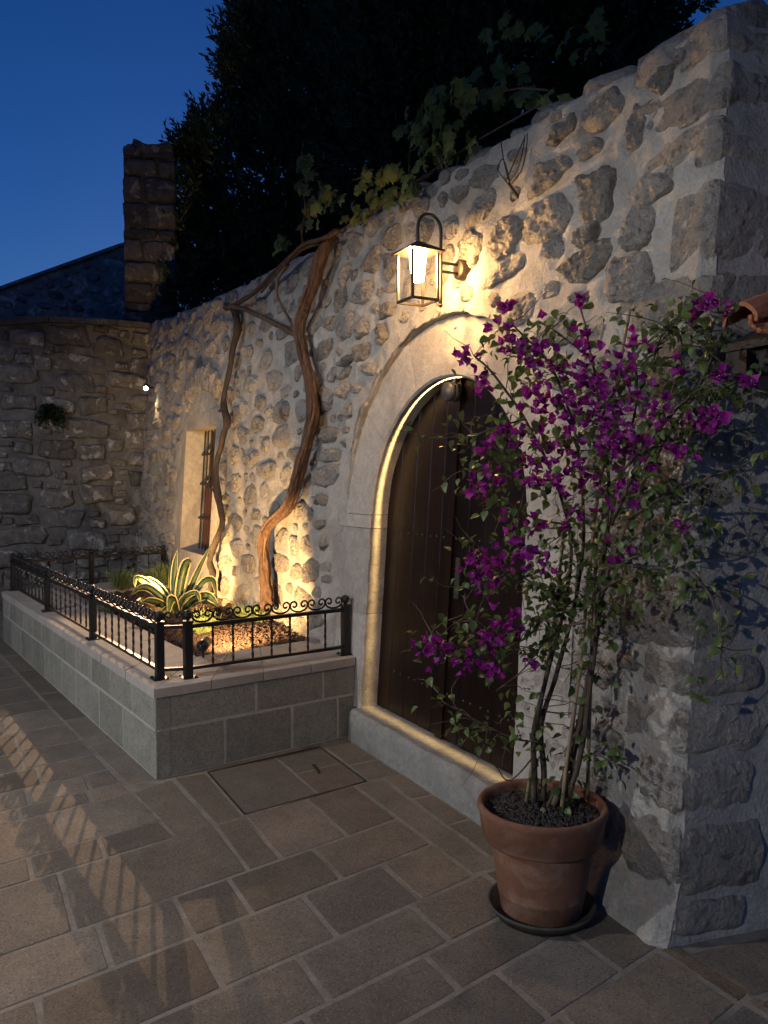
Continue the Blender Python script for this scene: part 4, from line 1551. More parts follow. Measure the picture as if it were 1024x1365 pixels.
MB().lathe([(0.0, -0.036), (0.043, -0.036), (0.050, -0.030), (0.054, 0.0), (0.054, 0.03)], (lx, wy(mz, PR) - 0.004, mz), 24, (0, 1, 0)).build('wall_plate', M['bronze'], lan, True)
for dz in (-0.022, 0.022):
    MB().tube([(lx, yb, mz + dz), (lx, wy(mz, PR) - 0.036, mz + dz)], 0.0075, 8).build('arm_stub', M['bronze'], lan)
MB().lathe([(0.0, -0.135), (0.026, -0.135), (0.031, -0.128), (0.043, 0.0), (0.0, 0.0)], (lx, LY, ZT + 0.002), 20).build('diffuser', M['lamp'], lan, True)

# ---- small spotlight on the wall near the garden wall
sp = W(207, 517, PR)
ws = thing('wall_spotlight', sp, 'small lit spotlight on the house wall by the garden wall', 'spotlight')
hd = sp + np.array((0.06, -0.13, -0.01))
MB().lathe([(0.0, 0.0), (0.04, 0.0), (0.04, 0.012)], sp + np.array((0, -0.012, 0)), 12, (0, 1, 0)).build('mount', M['blackplastic'], ws)
MB().tube([sp, hd], 0.01, 6).build('bracket', M['blackplastic'], ws)
tgt = np.array((-3.9, -2.25, 0.0))
ax = tgt - hd
ax = ax / np.linalg.norm(ax)
MB().lathe([(0.0, -0.07), (0.042, -0.06), (0.047, 0.04), (0.043, 0.04), (0.04, 0.0)], hd, 16, ax).build('housing', M['blackplastic'], ws, True)
MB().lathe([(0.0, 0.0), (0.026, 0.0)], hd + ax * 0.034, 20, ax).build('lens', M['lens'], ws)
lamp('bulb', 'SPOT', hd + ax * 0.05, 700, (1.0, 0.62, 0.34), ws, hd + ax * 3, 22, 0.6, 0.012)
lamp('bulb', 'SPOT', hd + ax * 0.05 + np.array((0, 0, -0.02)), 14, (1.0, 0.70, 0.36), ws, sp + np.array((0.55, 0.0, -0.9)), 75, 0.8, 0.015)

# ---- blade light at the crown of the door arch
fz = ACZ + AR - 0.075
fc_ = np.array((ACX + 0.0, wy(fz) + 0.055, fz))
bl = thing('arch_downlight', fc_, 'grey round slit light fixed under crown of door arch', 'spotlight')
nax = np.array((0, 1.0, BAT * -1.0))
nax = np.array((0, 1.0, -BAT)) / math.hypot(1, BAT)
for sgn in (-1, 1):
    MB().lathe([(0.004, 0.0007 * sgn), (0.050, 0.0007 * sgn), (0.052, 0.006 * sgn), (0.050, 0.036 * sgn), (0.0, 0.04 * sgn)], fc_, 28, nax).build('disc', M['greymetal'], bl, True)
MB().tube([fc_ + np.array((0, 0.02, 0.03)), fc_ + np.array((0, 0.02, 0.075))], 0.012, 8).build('stem', M['greymetal'], bl)
lamp('bulb', 'POINT', fc_, 230, (1.0, 0.64, 0.25), bl, radius=0.0011)


# ---- uplights in the bed
def uplight(pos, target, power, label, size=75, lens=True, elev=0.11):
    pos = np.array(pos, float)
    u = thing('garden_uplight', pos, label, 'spotlight', 'uplights in the gravel bed')
    head = pos + np.array((0, 0, elev))
    a = np.array(target, float) - head
    a = a / np.linalg.norm(a)
    MB().tube([pos + np.array((0, 0, -0.05)), head], 0.008, 6).build('spike', M['blackplastic'], u)
    MB().lathe([(0.0, -0.055), (0.02, -0.052), (0.034, -0.035), (0.038, -0.01), (0.036, 0.055), (0.032, 0.055), (0.03, 0.02)], head, 18, a).build('housing', M['blackplastic'], u, True)
    if lens:
        MB().lathe([(0.0, 0.0), (0.03, 0.0)], head + a * 0.045, 16, a).build('lens', M['lens'], u)
    lamp('bulb', 'SPOT', head + a * 0.06, power, WARM, u, target, size, 0.7, 0.02)
    return u


U1 = G(271, 864, 0.56)
U1[2] = 0.47
uplight(U1, (-6.15, 0.05, 0.95), 230, 'black garden uplight pointed at the vine trunk', 90)
U2 = G(183, 806, 0.6)
U2[2] = 0.47
uplight(U2, (-7.6, 0.0, 1.05), 210, 'black garden uplight with bright lens beside the agave', 95, True, 0.13)

# ---- street lamp on the far side of the lane (its light draws the pot's shadow on the wall)
def street_lamp(SL, label, glow):
    SL = np.array(SL, float)
    sl = thing('street_lamp', SL, label, 'street lamp', 'street lamps along the lane')
    MB().lathe([(0.16, 0.0), (0.16, 0.04), (0.10, 0.10), (0.07, 0.5), (0.05, 0.55), (0.045, 3.1), (0.06, 3.14), (0.03, 3.18), (0.03, 3.22)], SL, 14).build('post', M['iron'], sl, True)
    MB().tube(spline([SL + np.array((0, 0, 3.2)), SL + np.array((0, 0, 3.55)), SL + np.array((0, 0.12, 3.68)), SL + np.array((0, 0.28, 3.62)), SL + np.array((0, 0.3, 3.5))], 5), 0.02, 8).build('arm', M['iron'], sl, True)
    hc_ = SL + np.array((0, 0.3, 3.36))
    MB().lathe([(0.03, 0.15), (0.05, 0.13), (0.30, 0.012), (0.30, 0.0), (0.29, 0.0), (0.04, 0.115), (0.0, 0.12)], hc_, 20).build('shade', M['iron'], sl, True)
    MB().lathe([(0.0, 0.03), (0.021, 0.021), (0.03, 0.0), (0.021, -0.021), (0.0, -0.03)], hc_ + np.array((0, 0, 0.013)), 14).build('globe', glow, sl, True)


street_lamp((-4.25, -5.3, 0.0), 'black iron street lamp across the lane from the planter', M['streetlamp'])
street_lamp((0.3, -7.6, 0.0), 'added unseen fill lamp behind the camera in street lamp form', emit('fill_lamp_glow', (1.0, 0.98, 0.95), 13500))  # unseen lamp added as fill for the return wall and planter end


# ================================================================== VINES ON THE FACADE
def wpts(lst, off):
    return [W(a, b, PR + (o if len(t) > 2 else off)) for t in lst for a, b, o in [(t + (off,))[:3]]]


vine = thing('grape_vine', W(352, 800, 0.1), 'thick twisted old grape vine trunk climbing the wall', 'vine')
tr = spline(wpts([(356, 812, .13), (355, 790, .12), (352, 755, .12), (351, 722, .12), (361, 698, .11), (385, 672, .10), (398, 630, .10), (411, 585, .10), (418, 545, .10), (413, 505, .10), (404, 468, .10), (400, 435, .10), (409, 402, .11), (420, 368, .12), (428, 342, .12), (437, 322, .08), (450, 308, 0.0)], .1), 5)
MB().tube(tr, lerp_list([.050, .044, .038, .036, .041, .038, .036, .034, .038, .034, .033, .036, .038, .040, .041, .036, .026], len(tr)), 30, True, 7, 0.13, 0.13, 0.5).build('trunk', M['bark'], vine, True)
trr = lerp_list([.054, .048, .042, .040, .046, .043, .041, .038, .042, .038, .037, .040, .043, .046, .047, .042, .03], len(tr))
for k in range(13):                             # fibrous strands of old bark winding round the trunk
    i0 = random.randrange(0, len(tr) - 30)
    i1 = i0 + random.randrange(18, 30)
    a0 = random.uniform(0, 6.28)
    ps = []
    for i in range(i0, i1):
        a = a0 + 0.07 * (i - i0) + 0.25 * noise.noise(Vector((i * 0.2, k, 0)))
        ps.append(tr[i] + np.array((math.cos(a), math.sin(a), 0)) * trr[i] * 0.98)
    MB().tube(ps, [0.004 + 0.009 * math.sin(math.pi * (i + 0.5) / len(ps)) for i in range(len(ps))], 7, True, 0, 0, 0, 0.5, 1.0, k).build('bark_strand', M['bark'], vine, True)
tr2 = spline(wpts([(413, 505, .06), (421, 530, .05), (421, 560, .05), (414, 585, .07)], .06), 6)
MB().tube(tr2, 0.028, 8, True, 3, 0.15, 0.3, 0.3).build('side_trunk', M['darkbark'], vine, True)
for lst, r0, r1 in (([(440, 318, .10), (405, 330, .14), (378, 352, .13), (350, 380, .12), (328, 398, .12), (302, 412, .10)], .022, .018),
                    ([(398, 448, .12), (375, 436, .13), (350, 423, .13), (325, 412, .13), (300, 406, .12)], .017, .020),
                    ([(391, 440, .12), (385, 425, .13), (371, 398, .14), (370, 375, .13), (384, 352, .13)], .010, .010),
                    ([(452, 308, .10), (430, 318, .15), (404, 326, .17), (385, 345, .16), (348, 390, .15)], .015, .008),
                    ([(440, 318, .02), (480, 293, -.02), (520, 268, -.06), (560, 243, -0.1), (600, 210, -0.15)], .018, .01),
                    ([(405, 328, .14), (402, 305, .16), (408, 280, .18), (400, 240, .2)], .010, .005)):
    ps = spline(wpts(lst, .1), 6)
    MB().tube(ps, lerp_list([r0, r1], len(ps)), 9, True, 3, 0.14, 0.25, 0.35, 1.0, r0 * 99).build('branch', M['bark'], vine, True)

vine2 = thing('dry_vine', W(283, 790, 0.1), 'thin dark dead vine stem beside the barred window', 'vine')
ps = spline(wpts([(282, 790, .1), (283, 765, .1), (280, 748, .1), (285, 728, .1), (294, 708, .1), (296, 690, .1), (289, 655, .11), (289, 620, .11), (296, 588, .1), (302, 562, .1), (298, 535, .1), (305, 500, .08), (311, 465, .08), (316, 435, .1), (312, 410, .1)], .1), 5)
MB().tube(ps, lerp_list([.034, .03, .026, .03, .026, .025, .03, .026, .025, .03, .026, .025, .024, .034, .027], len(ps)), 9, True, 3, 0.2, 0.3, 0.6).build('stem', M['darkbark'], vine2, True)
for lst in ([(312, 412, .1), (304, 408, .13), (298, 411, .15)], [(299, 545, .1), (292, 548, .13)], [(289, 655, .11), (284, 652, .13)]):
    ps = spline(wpts(lst, .1), 5)
    MB().tube(ps, lerp_list([.025, .012], len(ps)), 6, True, 3, 0.2, 0.3, 0.6).build('stub', M['darkbark'], vine2, True)


# --- grape leaves
def grape_leaf_mesh(k):
    rr = random.Random(k)
    mb = MB()
    n = 20
    pts = []
    for i in range(n):
        a = 2 * math.pi * i / n
        lob = 0.86 + 0.12 * math.cos(5 * a) + (0.06 if i % 2 else -0.04)
        if abs(a) < 0.2 or abs(a - 2 * math.pi) < 0.2:
            lob = 0.35
        r = lob * (1 + rr.uniform(-.08, .08))
        pts.append((-math.cos(a) * r, math.sin(a) * r))
    mb.v.append((-0.25, 0, 0))
    for x, y in pts:
        mb.v.append((x, y, -(0.15 + 0.14 * k) * (x * x + 0.6 * y * y) - 0.2 * abs(y) + 0.12 * math.sin(5 * math.atan2(y, x) + k)))
    for i in range(n):
        mb.f.append((0, 1 + i, 1 + (i + 1) % n))
    me = mb.mesh('vine_leaf', M['vine_leaf'], True)
    return me


gl_m = [grape_leaf_mesh(k) for k in range(4)]


def rand_leaf_matrix(p, s, face=None, droop=0.6):
    nrm = Vector((random.uniform(-.9, .9), -1.0, random.uniform(-.5, 1.1))) if face is None else face
    q = nrm.normalized().to_track_quat('Z', 'Y').to_matrix().to_4x4()
    return Matrix.Translation(Vector(p)) @ q @ Matrix.Rotation(random.uniform(0, 6.28), 4, 'Z') @ Matrix.Diagonal((s, s, s, 1))


def scatter_leaves(parent, spots, size, name='vine_leaf'):
    for (px, py, off) in spots:
        p = W(px, py, off)
        link(name, random.choice(gl_m), parent, rand_leaf_matrix(p, size * random.uniform(0.7, 1.2)))


sp_ = []
for (cx_, cy_, rx, ry, n, off) in ((405, 225, 10, 28, 14, .2), (420, 258, 18, 18, 14, .2), (412, 290, 14, 14, 8, .2), (440, 265, 14, 12, 7, .18), (483, 240, 10, 14, 6, .22), (500, 235, 30, 6, 6, .2),
                                   (540, 235, 22, 22, 14, .15), (550, 170, 30, 25, 16, .1), (575, 190, 26, 34, 22, .08), (600, 140, 30, 30, 18, .05), (610, 200, 30, 20, 14, 0.02), (375, 322, 10, 6, 6, .15), (366, 330, 4, 8, 4, .15),
                                   (520, 260, 30, 14, 14, .08), (470, 285, 20, 12, 8, .1), (650, 120, 45, 45, 14, -.15), (690, 60, 50, 45, 16, -.3), (720, 130, 36, 24, 8, -.15), (780, 50, 45, 40, 10, -.35)):
    for _ in range(n):
        a, r = random.uniform(0, 6.28), math.sqrt(random.random())
        sp_.append((cx_ + rx * r * math.cos(a), cy_ + ry * r * math.sin(a), off + random.uniform(-.1, .1)))
scatter_leaves(vine, sp_, 0.052)
for lst in ([(470, 240), (490, 236), (515, 240)], [(404, 190), (402, 215), (408, 250), (415, 300)], [(580, 110), (576, 150), (580, 190), (590, 225)], [(640, 130), (690, 118), (730, 120)],
            [(560, 160), (548, 190), (545, 240)], [(480, 300), (520, 265), (580, 225), (640, 185), (720, 140)]):
    ps = spline([W(a, b, 0.12 - (a - 400) * 0.0004) for a, b in lst], 5)
    MB().tube(ps, 0.005, 5).build('tendril', M['stem'], vine, True)


# ================================================================== TREES BEHIND THE WALL
def leaf_cloud(pos, dirs, L, Wd, up=None):
    """diamond leaves folded along the rib: two triangles each side -> quads (n,4)"""
    n = len(pos)
    d = dirs / (np.linalg.norm(dirs, axis=1, keepdims=True) + 1e-9)
    r = rng.normal(size=(n, 3))
    s = np.cross(d, r)
    s /= np.linalg.norm(s, axis=1, keepdims=True) + 1e-9
    nn = np.cross(s, d)
    L = np.asarray(L).reshape(-1, 1)
    Wd = np.asarray(Wd).reshape(-1, 1)
    v = np.stack([pos, pos + d * L * 0.45 + s * Wd * 0.5 + nn * Wd * 0.15, pos + d * L - nn * L * 0.08, pos + d * L * 0.45 - s * Wd * 0.5 + nn * Wd * 0.15], 1)
    f = np.arange(n * 4).reshape(n, 4)
    return v.reshape(-1, 3), f


def tree(name, label, base, blobs, nspr, leafL, mat, per=13):
    t = thing(name, base, label, 'tree')
    base = np.array(base, float)
    top = np.mean([b[0] for b in blobs], axis=0)
    tp = spline([base, base * 0.6 + top * 0.4 + np.array((0.15, 0, 0)), top], 6)
    MB().tube(tp, lerp_list([0.2, 0.13, 0.05], len(tp)), 10, True, 3, 0.1, 0.2, 0.3).build('trunk', M['darkbark'], t, True)
    for b in blobs[:8]:
        st = tp[len(tp) // 2]
        ps = spline([st, (st + b[0]) / 2 + np.array((0, 0, 0.2)), b[0]], 5)
        MB().tube(ps, lerp_list([0.07, 0.02], len(ps)), 6).build('limb', M['darkbark'], t, True)
    P, D = [], []
    tot = sum(b[1] ** 2 * b[3] for b in blobs)
    stems = MB()
    for (c, r, fl, wgt) in blobs:
        k = int(nspr * r * r * wgt / tot)
        for _ in range(k):
            u = rng.normal(size=3)
            u /= np.linalg.norm(u)
            rad = r * (0.55 + 0.45 * rng.random() ** 0.5)
            rad *= 1 + 0.25 * noise.noise(Vector(u * 2.2) + Vector(c))
            o = c + u * rad * np.array((1, 1, fl))
            g = u * 0.6 + np.array((0, 0, 0.75)) + rng.normal(size=3) * 0.35
            g /= np.linalg.norm(g)
            ln = rng.uniform(0.22, 0.5)
            for j in range(per):
                q = j / per
                P.append(o + g * ln * q)
                side_ = rng.normal(size=3)
                side_ -= g * np.dot(side_, g)
                side_ /= np.linalg.norm(side_) + 1e-9
                D.append(g * (0.55 + 0.6 * q) + side_ * 0.8)
    P, D = np.array(P), np.array(D)
    Ls = leafL * rng.uniform(0.7, 1.25, len(P))
    v, f = leaf_cloud(P, D, Ls, Ls * 0.34)
    o = link('crown', big_mesh('crown', v, f, mat), t)
    tag(o, kind='stuff')
    return t


def blob(px, py, t, rpx, flat=1.0, wgt=1.0):
    return (AT(px, py, t), rpx / FPX * t, flat, wgt)


tb = AT(420, 600, 12.5)
tree('laurel_tree', 'dark dense laurel tree rising behind the pier and house wall', (tb[0], tb[1], 0),
     [blob(410, 120, 12.5, 105, 1, 1.2), blob(335, 250, 12.2, 85), blob(300, 350, 12, 70), blob(450, 250, 12, 130), blob(375, 40, 12.5, 60), blob(440, -60, 12.5, 120), blob(285, 210, 12.2, 42, 1, 1.5),
      blob(260, 290, 11.8, 40), blob(335, 120, 12.5, 38, 1, 1.6), blob(265, 390, 11.6, 40), blob(520, 150, 12, 130), blob(380, 350, 11.5, 60), blob(252, 215, 12.2, 16, 1.4, 2.5), blob(335, 60, 12.6, 26, 1.2, 2), blob(330, 400, 13.0, 80), blob(420, 380, 12.5, 90), blob(290, 330, 13.2, 60), blob(480, 340, 12, 80)], 9000, 0.115, M['tree_leaf'])
tb = AT(700, 400, 8.5)
tree('evergreen_tree', 'dark spreading evergreen tree behind the right end of house wall', (tb[0], tb[1], 0),
     [blob(640, 60, 8.5, 140), blob(760, 30, 8, 130), blob(830, 0, 7.5, 90), blob(560, 150, 9, 110), blob(690, 130, 8, 90), blob(860, -40, 7, 80), blob(800, 75, 7.5, 60), blob(600, -60, 9, 140), blob(740, -90, 8, 130), blob(500, 240, 9.5, 60), blob(620, 200, 9, 70), blob(560, 60, 9.5, 120)], 5600, 0.10, M['tree_leaf'])

# --- plants on the garden wall
def tuft(name, label, cat, base, n, L, spread, wd, mat, group=None, droop=0.0, blades=3):
    t = thing(name, base, label, cat, group)
    base = np.array(base, float)
    P, D, Ls = [], [], []
    st = MB()
    for _ in range(n):
        a = rng.uniform(0, 2 * np.pi)
        tilt = rng.uniform(0, spread)
        g = np.array((math.cos(a) * math.sin(tilt), math.sin(a) * math.sin(tilt), math.cos(tilt)))
        o = base + np.array((math.cos(a), math.sin(a), 0)) * rng.uniform(0, 0.25) * L
        l_ = L * rng.uniform(0.6, 1.1)
        for j in range(blades):
            q = j / blades
            P.append(o + g * l_ * q + np.array((0, 0, -droop * (q ** 2) * l_)))
            D.append(g + rng.normal(size=3) * 0.35 + np.array((0, 0, -droop * q * 2)))
            Ls.append(l_ / blades * 1.7)
    P, D, Ls = np.array(P), np.array(D), np.array(Ls)
    v, f = leaf_cloud(P, D, Ls, np.full(len(P), wd))
    tag(link('foliage', big_mesh('foliage', v, f, mat), t), kind='stuff')
    return t


def bw_at(px, py):
    return PL(px, py, (-11.2, 0.15, 0), (1.0, 0.10, 0))


tuft('wall_fern', 'dark green fern clump growing out of the garden wall', 'fern', bw_at(66, 553) + np.array((0.06, 0, 0)), 340, 0.17, 2.3, 0.03, M['fern'], None, 0.35, 5)
q = AT(8, 445, 12.3)
tuft('ivy_bush', 'dark bush showing over the top of the garden wall', 'bush', q + np.array((0, 0, -0.35)), 500, 0.5, 1.3, 0.06, M['fern'], None, 0.2, 6)

# ================================================================== BED PLANTS
ag = thing('agave', G(236, 815, 0.5), 'large variegated agave with cream edged leaves in gravel bed', 'agave')
ab = G(236, 822, 0.49)
dpt = float(np.dot(ab - CAM, FD))


def at_d(px, py, dd):
    d = ray(px, py)
    return CAM + d * (dpt + dd)


def agave_leaf(path, wmax, dds, roll=0.0):
    wmax *= 1.2
    pts = spline([at_d(a, b, d) for (a, b), d in zip(path, dds)], 5)
    n = len(pts)
    mb = MB()
    me2 = MB()
    for i, p in enumerate(pts):
        t = pts[min(i + 1, n - 1)] - pts[max(i - 1, 0)]
        t /= np.linalg.norm(t) + 1e-9
        q = i / (n - 1)
        w = wmax * (0.62 + 0.5 * math.sin(min(1, q * 1.25) * math.pi * 0.62)) * (1 - q ** 3.0) + 0.0015
        view = p - CAM
        view /= np.linalg.norm(view)
        s = np.cross(t, view)
        s /= np.linalg.norm(s) + 1e-9
        s = s * math.cos(roll) + np.cross(t, s) * math.sin(roll)
        up = np.cross(s, t)
        if np.dot(up, (0, 0, 1.0)) < 0:
            up = -up
        cup = 0.22 * w
        mb.v += [tuple(p - s * w * 0.74 + up * cup * 0.6), tuple(p - up * cup * 0.1), tuple(p + s * w * 0.74 + up * cup * 0.6), tuple(p - up * (cup * 0.1 + 0.10 * w + 0.001))]
        me2.v += [tuple(p - s * w + up * cup), tuple(p - s * w * 0.73 + up * cup * 0.62), tuple(p + s * w * 0.73 + up * cup * 0.62), tuple(p + s * w + up * cup)]
    for i in range(n - 1):
        a, b = i * 4, (i + 1) * 4
        for j, k in ((0, 1), (1, 2), (2, 3), (3, 0)):
            mb.f.append((a + j, a + k, b + k, b + j))
        me2.f += [(a, a + 1, b + 1, b), (a + 2, a + 3, b + 3, b + 2)]
    lf = mb.build('leaf', M['agave'], ag, True)
    me2.build('leaf_margin', M['agave_edge'], lf, True)


for path, w, dd in (([(232, 815), (222, 795), (203, 775), (173, 767)], .030, (0, .05, .1, .2)),
                    ([(232, 815), (222, 803), (200, 785), (186, 784), (173, 794)], .030, (0, -.05, -.1, -.15, -.2)),
                    ([(232, 816), (218, 800), (198, 778), (182, 770), (180, 783)], .026, (0, .05, .1, .15, .2)),
                    ([(232, 818), (215, 806), (200, 801), (190, 802)], .03, (0, -.15, -.25, -.3)),
                    ([(234, 812), (232, 785), (233, 755), (237, 731)], .026, (0, .05, .05, .05)),
                    ([(233, 812), (229, 790), (228, 765), (229, 738)], .02, (0, .1, .15, .2)),
                    ([(238, 812), (240, 785), (246, 757), (251, 748), (256, 749)], .038, (0, 0, 0, -.05, -.1)),
                    ([(241, 812), (252, 788), (267, 755), (281, 727)], .024, (0, .05, .1, .15)),
                    ([(243, 813), (258, 793), (272, 775), (283, 773), (287, 785), (289, 799)], .026, (0, 0, 0, -.05, -.1, -.1)),
                    ([(243, 815), (258, 800), (275, 794), (285, 800), (291, 809)], .034, (0, -.1, -.18, -.2, -.22)),
                    ([(243, 816), (262, 803), (277, 803), (290, 810)], .02, (0, .05, .05, 0)),
                    ([(236, 818), (230, 800), (227, 802), (224, 822)], .034, (0, -.15, -.22, -.3)),
                    ([(238, 816), (244, 798), (262, 790), (268, 806)], .02, (0, -.1, -.2, -.25))):
    agave_leaf(path, w, dd, random.uniform(-.5, .5))
for px, py, n, L, lab in ((163, 787, 150, 0.22, 'pointed grey green shrub beside the agave near the railing'), (217, 782, 170, 0.24, 'feathery grey green shrub behind the agave'),
                          (270, 845, 110, 0.17, 'spiky yellow green tuft beside a garden uplight'), (343, 836, 120, 0.17, 'pale spiky tuft at the foot of the vine trunk'),
                          (360, 822, 60, 0.12, 'small pale tuft against the wall foot')):
    q = G(px, py, 0.48)
    q[1] = min(q[1], -0.12)
    tuft('bed_shrub', lab, 'shrub', q, n, L, 0.9, 0.010, M['shrub'], None, 0.0, 5)
q = G(150, 822, 0.48)
for i, (px, py) in enumerate(((152, 818), (196, 836))):
    tuft('low_plant', ('low broad leaved plant behind the first railing bay', 'low broad leaved plant beside the corner bay of the railing')[i], 'plant', G(px, py, 0.48), 14, 0.12, 1.2, 0.05, M['agave'], None, 0.2, 1)

# ================================================================== POT AND BOUGAINVILLEA
PX, PY = -2.31, -0.292
sau = MB().lathe([(0.0, 0.006), (0.16, 0.006), (0.175, 0.004), (0.198, 0.035), (0.202, 0.042), (0.196, 0.046), (0.188, 0.04), (0.172, 0.018), (0.0, 0.016)], (PX, PY, 0), 48).build('plant_saucer', M['saucer'], None, True)
tag(sau, 'dark round clay saucer under the terracotta pot', 'saucer')
pot = thing('flower_pot', (PX, PY, 0.017), 'large terracotta pot with thick rim by the house corner', 'pot')
PT = 0.415
MB().lathe([(0.0, 0.0), (0.145, 0.0), (0.150, 0.006), (0.160, 0.07), (0.163, 0.075), (0.162, 0.08), (0.190, 0.262), (0.19, 0.285)], (PX, PY, 0.017), 56).build('body', M['terracotta'], pot, True)
MB().lathe([(0.192, 0.262), (0.212, 0.268), (0.216, 0.276), (0.219, 0.292), (0.224, 0.297), (0.232, 0.36), (0.240, 0.378), (0.240, 0.392), (0.233, 0.400), (0.222, 0.398), (0.214, 0.385), (0.206, 0.30)], (PX, PY, 0.017), 56).build('rim', M['terracotta'], pot, True)
PT = 0.017 + 0.40
MB().lathe([(0.0, 0.355), (0.21, 0.35)], (PX, PY, 0.017), 32).build('soil', M['soil'], pot)
pp, pr2 = [], []
while len(pp) < 2600:
    x, y = rng.uniform(-.21, .21), rng.uniform(-.21, .21)
    if x * x + y * y < 0.21 ** 2:
        pp.append((PX + x, PY + y, 0.372 + rng.uniform(-0.004, 0.012) + 0.012 * (1 - (x * x + y * y) / 0.044)))
        pr2.append(rng.uniform(0.006, 0.0115))
pebbles('gravel', pp, pr2, M['potgravel'], pot)

bg = thing('bougainvillea', (PX, PY, 0.39), 'tall bougainvillea with magenta flowers trained up bamboo canes', 'bougainvillea')
AXP = np.array((PX, PY, 0))


def BP(px, py, dd=0.0):
    """point on the plant's spread: square to the lane left of the stem, along the wall right of it"""
    d = ray(px, py)
    if px < 740:
        n = FW
    else:
        k = min(1.0, (px - 740) / 120)
        e = RT * (1 - k) + np.array((0.95, 0.30, 0)) * k
        e = e / np.linalg.norm(e)
        n = np.array((-e[1], e[0], 0))
    t = np.dot(AXP - CAM, n) / np.dot(d, n)
    p = CAM + d * (t + dd)
    lim = wy(p[2], PR) - 0.05
    if p[0] < XR + 0.05 and p[1] > lim:
        p = CAM + (p - CAM) * ((lim - CAM[1]) / (p[1] - CAM[1]))
    return p


main = []


def bstem(path, r0, r1, mat='stem', name='stem', dds=None, keep=True):
    dds = dds or [0] * len(path)
    ps = spline([BP(a, b, d) for (a, b), d in zip(path, dds)], 5)
    ps = [p + np.array([0.006 * noise.noise(Vector((p[0] * 9 + r0 * 99, p[2] * 9, i))) for i in (1, 2, 3)]) for p in ps]
    MB().tube(ps, lerp_list([r0, r1], len(ps)), 7, True, 2, 0.1, 0.2, 0.25).build(name, M[mat], bg, True)
    if keep:
        main.append(ps)
    return ps


# bamboo canes, then the woody stems
for path, dd in (([(752, 1082), (762, 980), (776, 860), (792, 700), (812, 560), (840, 412)], .0), ([(702, 1068), (718, 960), (740, 820), (752, 700)], .05), ([(783, 1068), (786, 960), (790, 840), (797, 690)], .08), ([(748, 1085), (757, 1005), (768, 930), (776, 880)], -.03)):
    ps = [BP(a, b, dd) for a, b in path]
    MB().tube(spline(ps, 3), lerp_list([0.0075, 0.006], (len(ps) - 1) * 3 + 1), 7).build('cane', M['cane'], bg, True)
SM = [([(712, 1068), (712, 1010), (714, 960), (735, 880), (755, 800), (760, 720), (740, 640), (700, 560), (660, 500), (632, 475)], .011, .003, .02),
      ([(725, 1066), (724, 1010), (722, 960), (745, 890), (770, 790), (778, 690), (770, 600), (750, 520), (720, 470), (680, 430)], .011, .003, .05),
      ([(738, 1072), (755, 1030), (772, 960), (790, 870), (800, 760), (812, 650), (800, 560), (790, 480), (772, 405)], .012, .003, .0),
      ([(745, 1070), (765, 1010), (785, 900), (798, 790), (815, 690), (835, 600), (850, 520), (840, 450)], .010, .003, .04),
      ([(756, 1066), (775, 1000), (790, 880), (806, 780), (840, 690), (880, 600), (930, 520), (960, 450), (985, 400)], .010, .003, -.02),
      ([(730, 1075), (745, 1045), (765, 1020), (790, 1005), (815, 1015), (835, 1030)], .006, .002, .0),
      ([(790, 860), (800, 790), (860, 765), (915, 760), (945, 790), (958, 830), (962, 880), (965, 905)], .005, .002, -.06),
      ([(815, 700), (860, 600), (890, 540), (905, 480), (907, 450), (895, 438), (880, 450), (872, 480)], .005, .002, -.08),
      ([(840, 690), (890, 660), (940, 640), (990, 620), (1018, 600)], .005, .002, -.05),
      ([(820, 640), (880, 570), (930, 520), (970, 505), (1005, 505)], .005, .002, -.05),
      ([(760, 760), (730, 810), (700, 850), (650, 870), (600, 865), (560, 855)], .006, .002, -.04),
      ([(745, 800), (700, 770), (660, 745), (635, 740)], .005, .002, -.05),
      ([(720, 990), (690, 985), (650, 970), (615, 950), (590, 935)], .004, .0015, -.02),
      ([(712, 1010), (680, 1040), (660, 1020), (640, 1010)], .003, .0015, -.04),
      ([(740, 640), (700, 640), (660, 640), (630, 625)], .005, .002, -.05),
      ([(760, 700), (710, 690), (670, 665), (630, 655)], .005, .002, -.02),
      ([(700, 560), (660, 570), (630, 580), (605, 580)], .004, .0015, -.03),
      ([(630, 825), (620, 795), (640, 775), (690, 765)], .003, .0015, -.06),
      ([(800, 560), (830, 500), (860, 460), (900, 425), (925, 412)], .005, .002, -.06),
      ([(790, 480), (765, 460), (740, 440), (720, 430)], .004, .002, -.04),
      ([(850, 600), (900, 590), (930, 575), (960, 570)], .004, .002, -.08),
      ([(800, 760), (850, 740), (890, 720), (920, 700)], .004, .002, -.08),
      ([(780, 830), (740, 840), (700, 890), (660, 920)], .004, .002, -.06)]
for path, r0, r1, dd in SM:
    bstem(path, r0, r1, dds=[dd] * len(path))
# fine twigs branching off the stems
twig_v = MB()
nodes = []
for ps in main:
    for i, p in enumerate(ps):
        if p[2] > 0.62:
            nodes.append(p)
for _ in range(330):
    p = nodes[rng.integers(len(nodes))]
    g = rng.normal(size=3) + np.array((0, -0.25, 0.25))
    g /= np.linalg.norm(g)
    L = rng.uniform(0.08, 0.24)
    pts = [p]
    for k in range(4):
        g = g + rng.normal(size=3) * 0.25 + np.array((0, 0, -0.08))
        g /= np.linalg.norm(g)
        q = pts[-1] + g * L / 4
        lim = wy(q[2], PR) - 0.02
        if q[0] < XR + 0.03 and q[1] > lim:
            q[1] = lim
        pts.append(q)
    twig_v.tube(pts, [0.0022, 0.0018, 0.0015, 0.0012, 0.0008], 4, False)
    main.append(pts)
tag(twig_v.build('twigs', M['stem'], bg), kind='stuff')


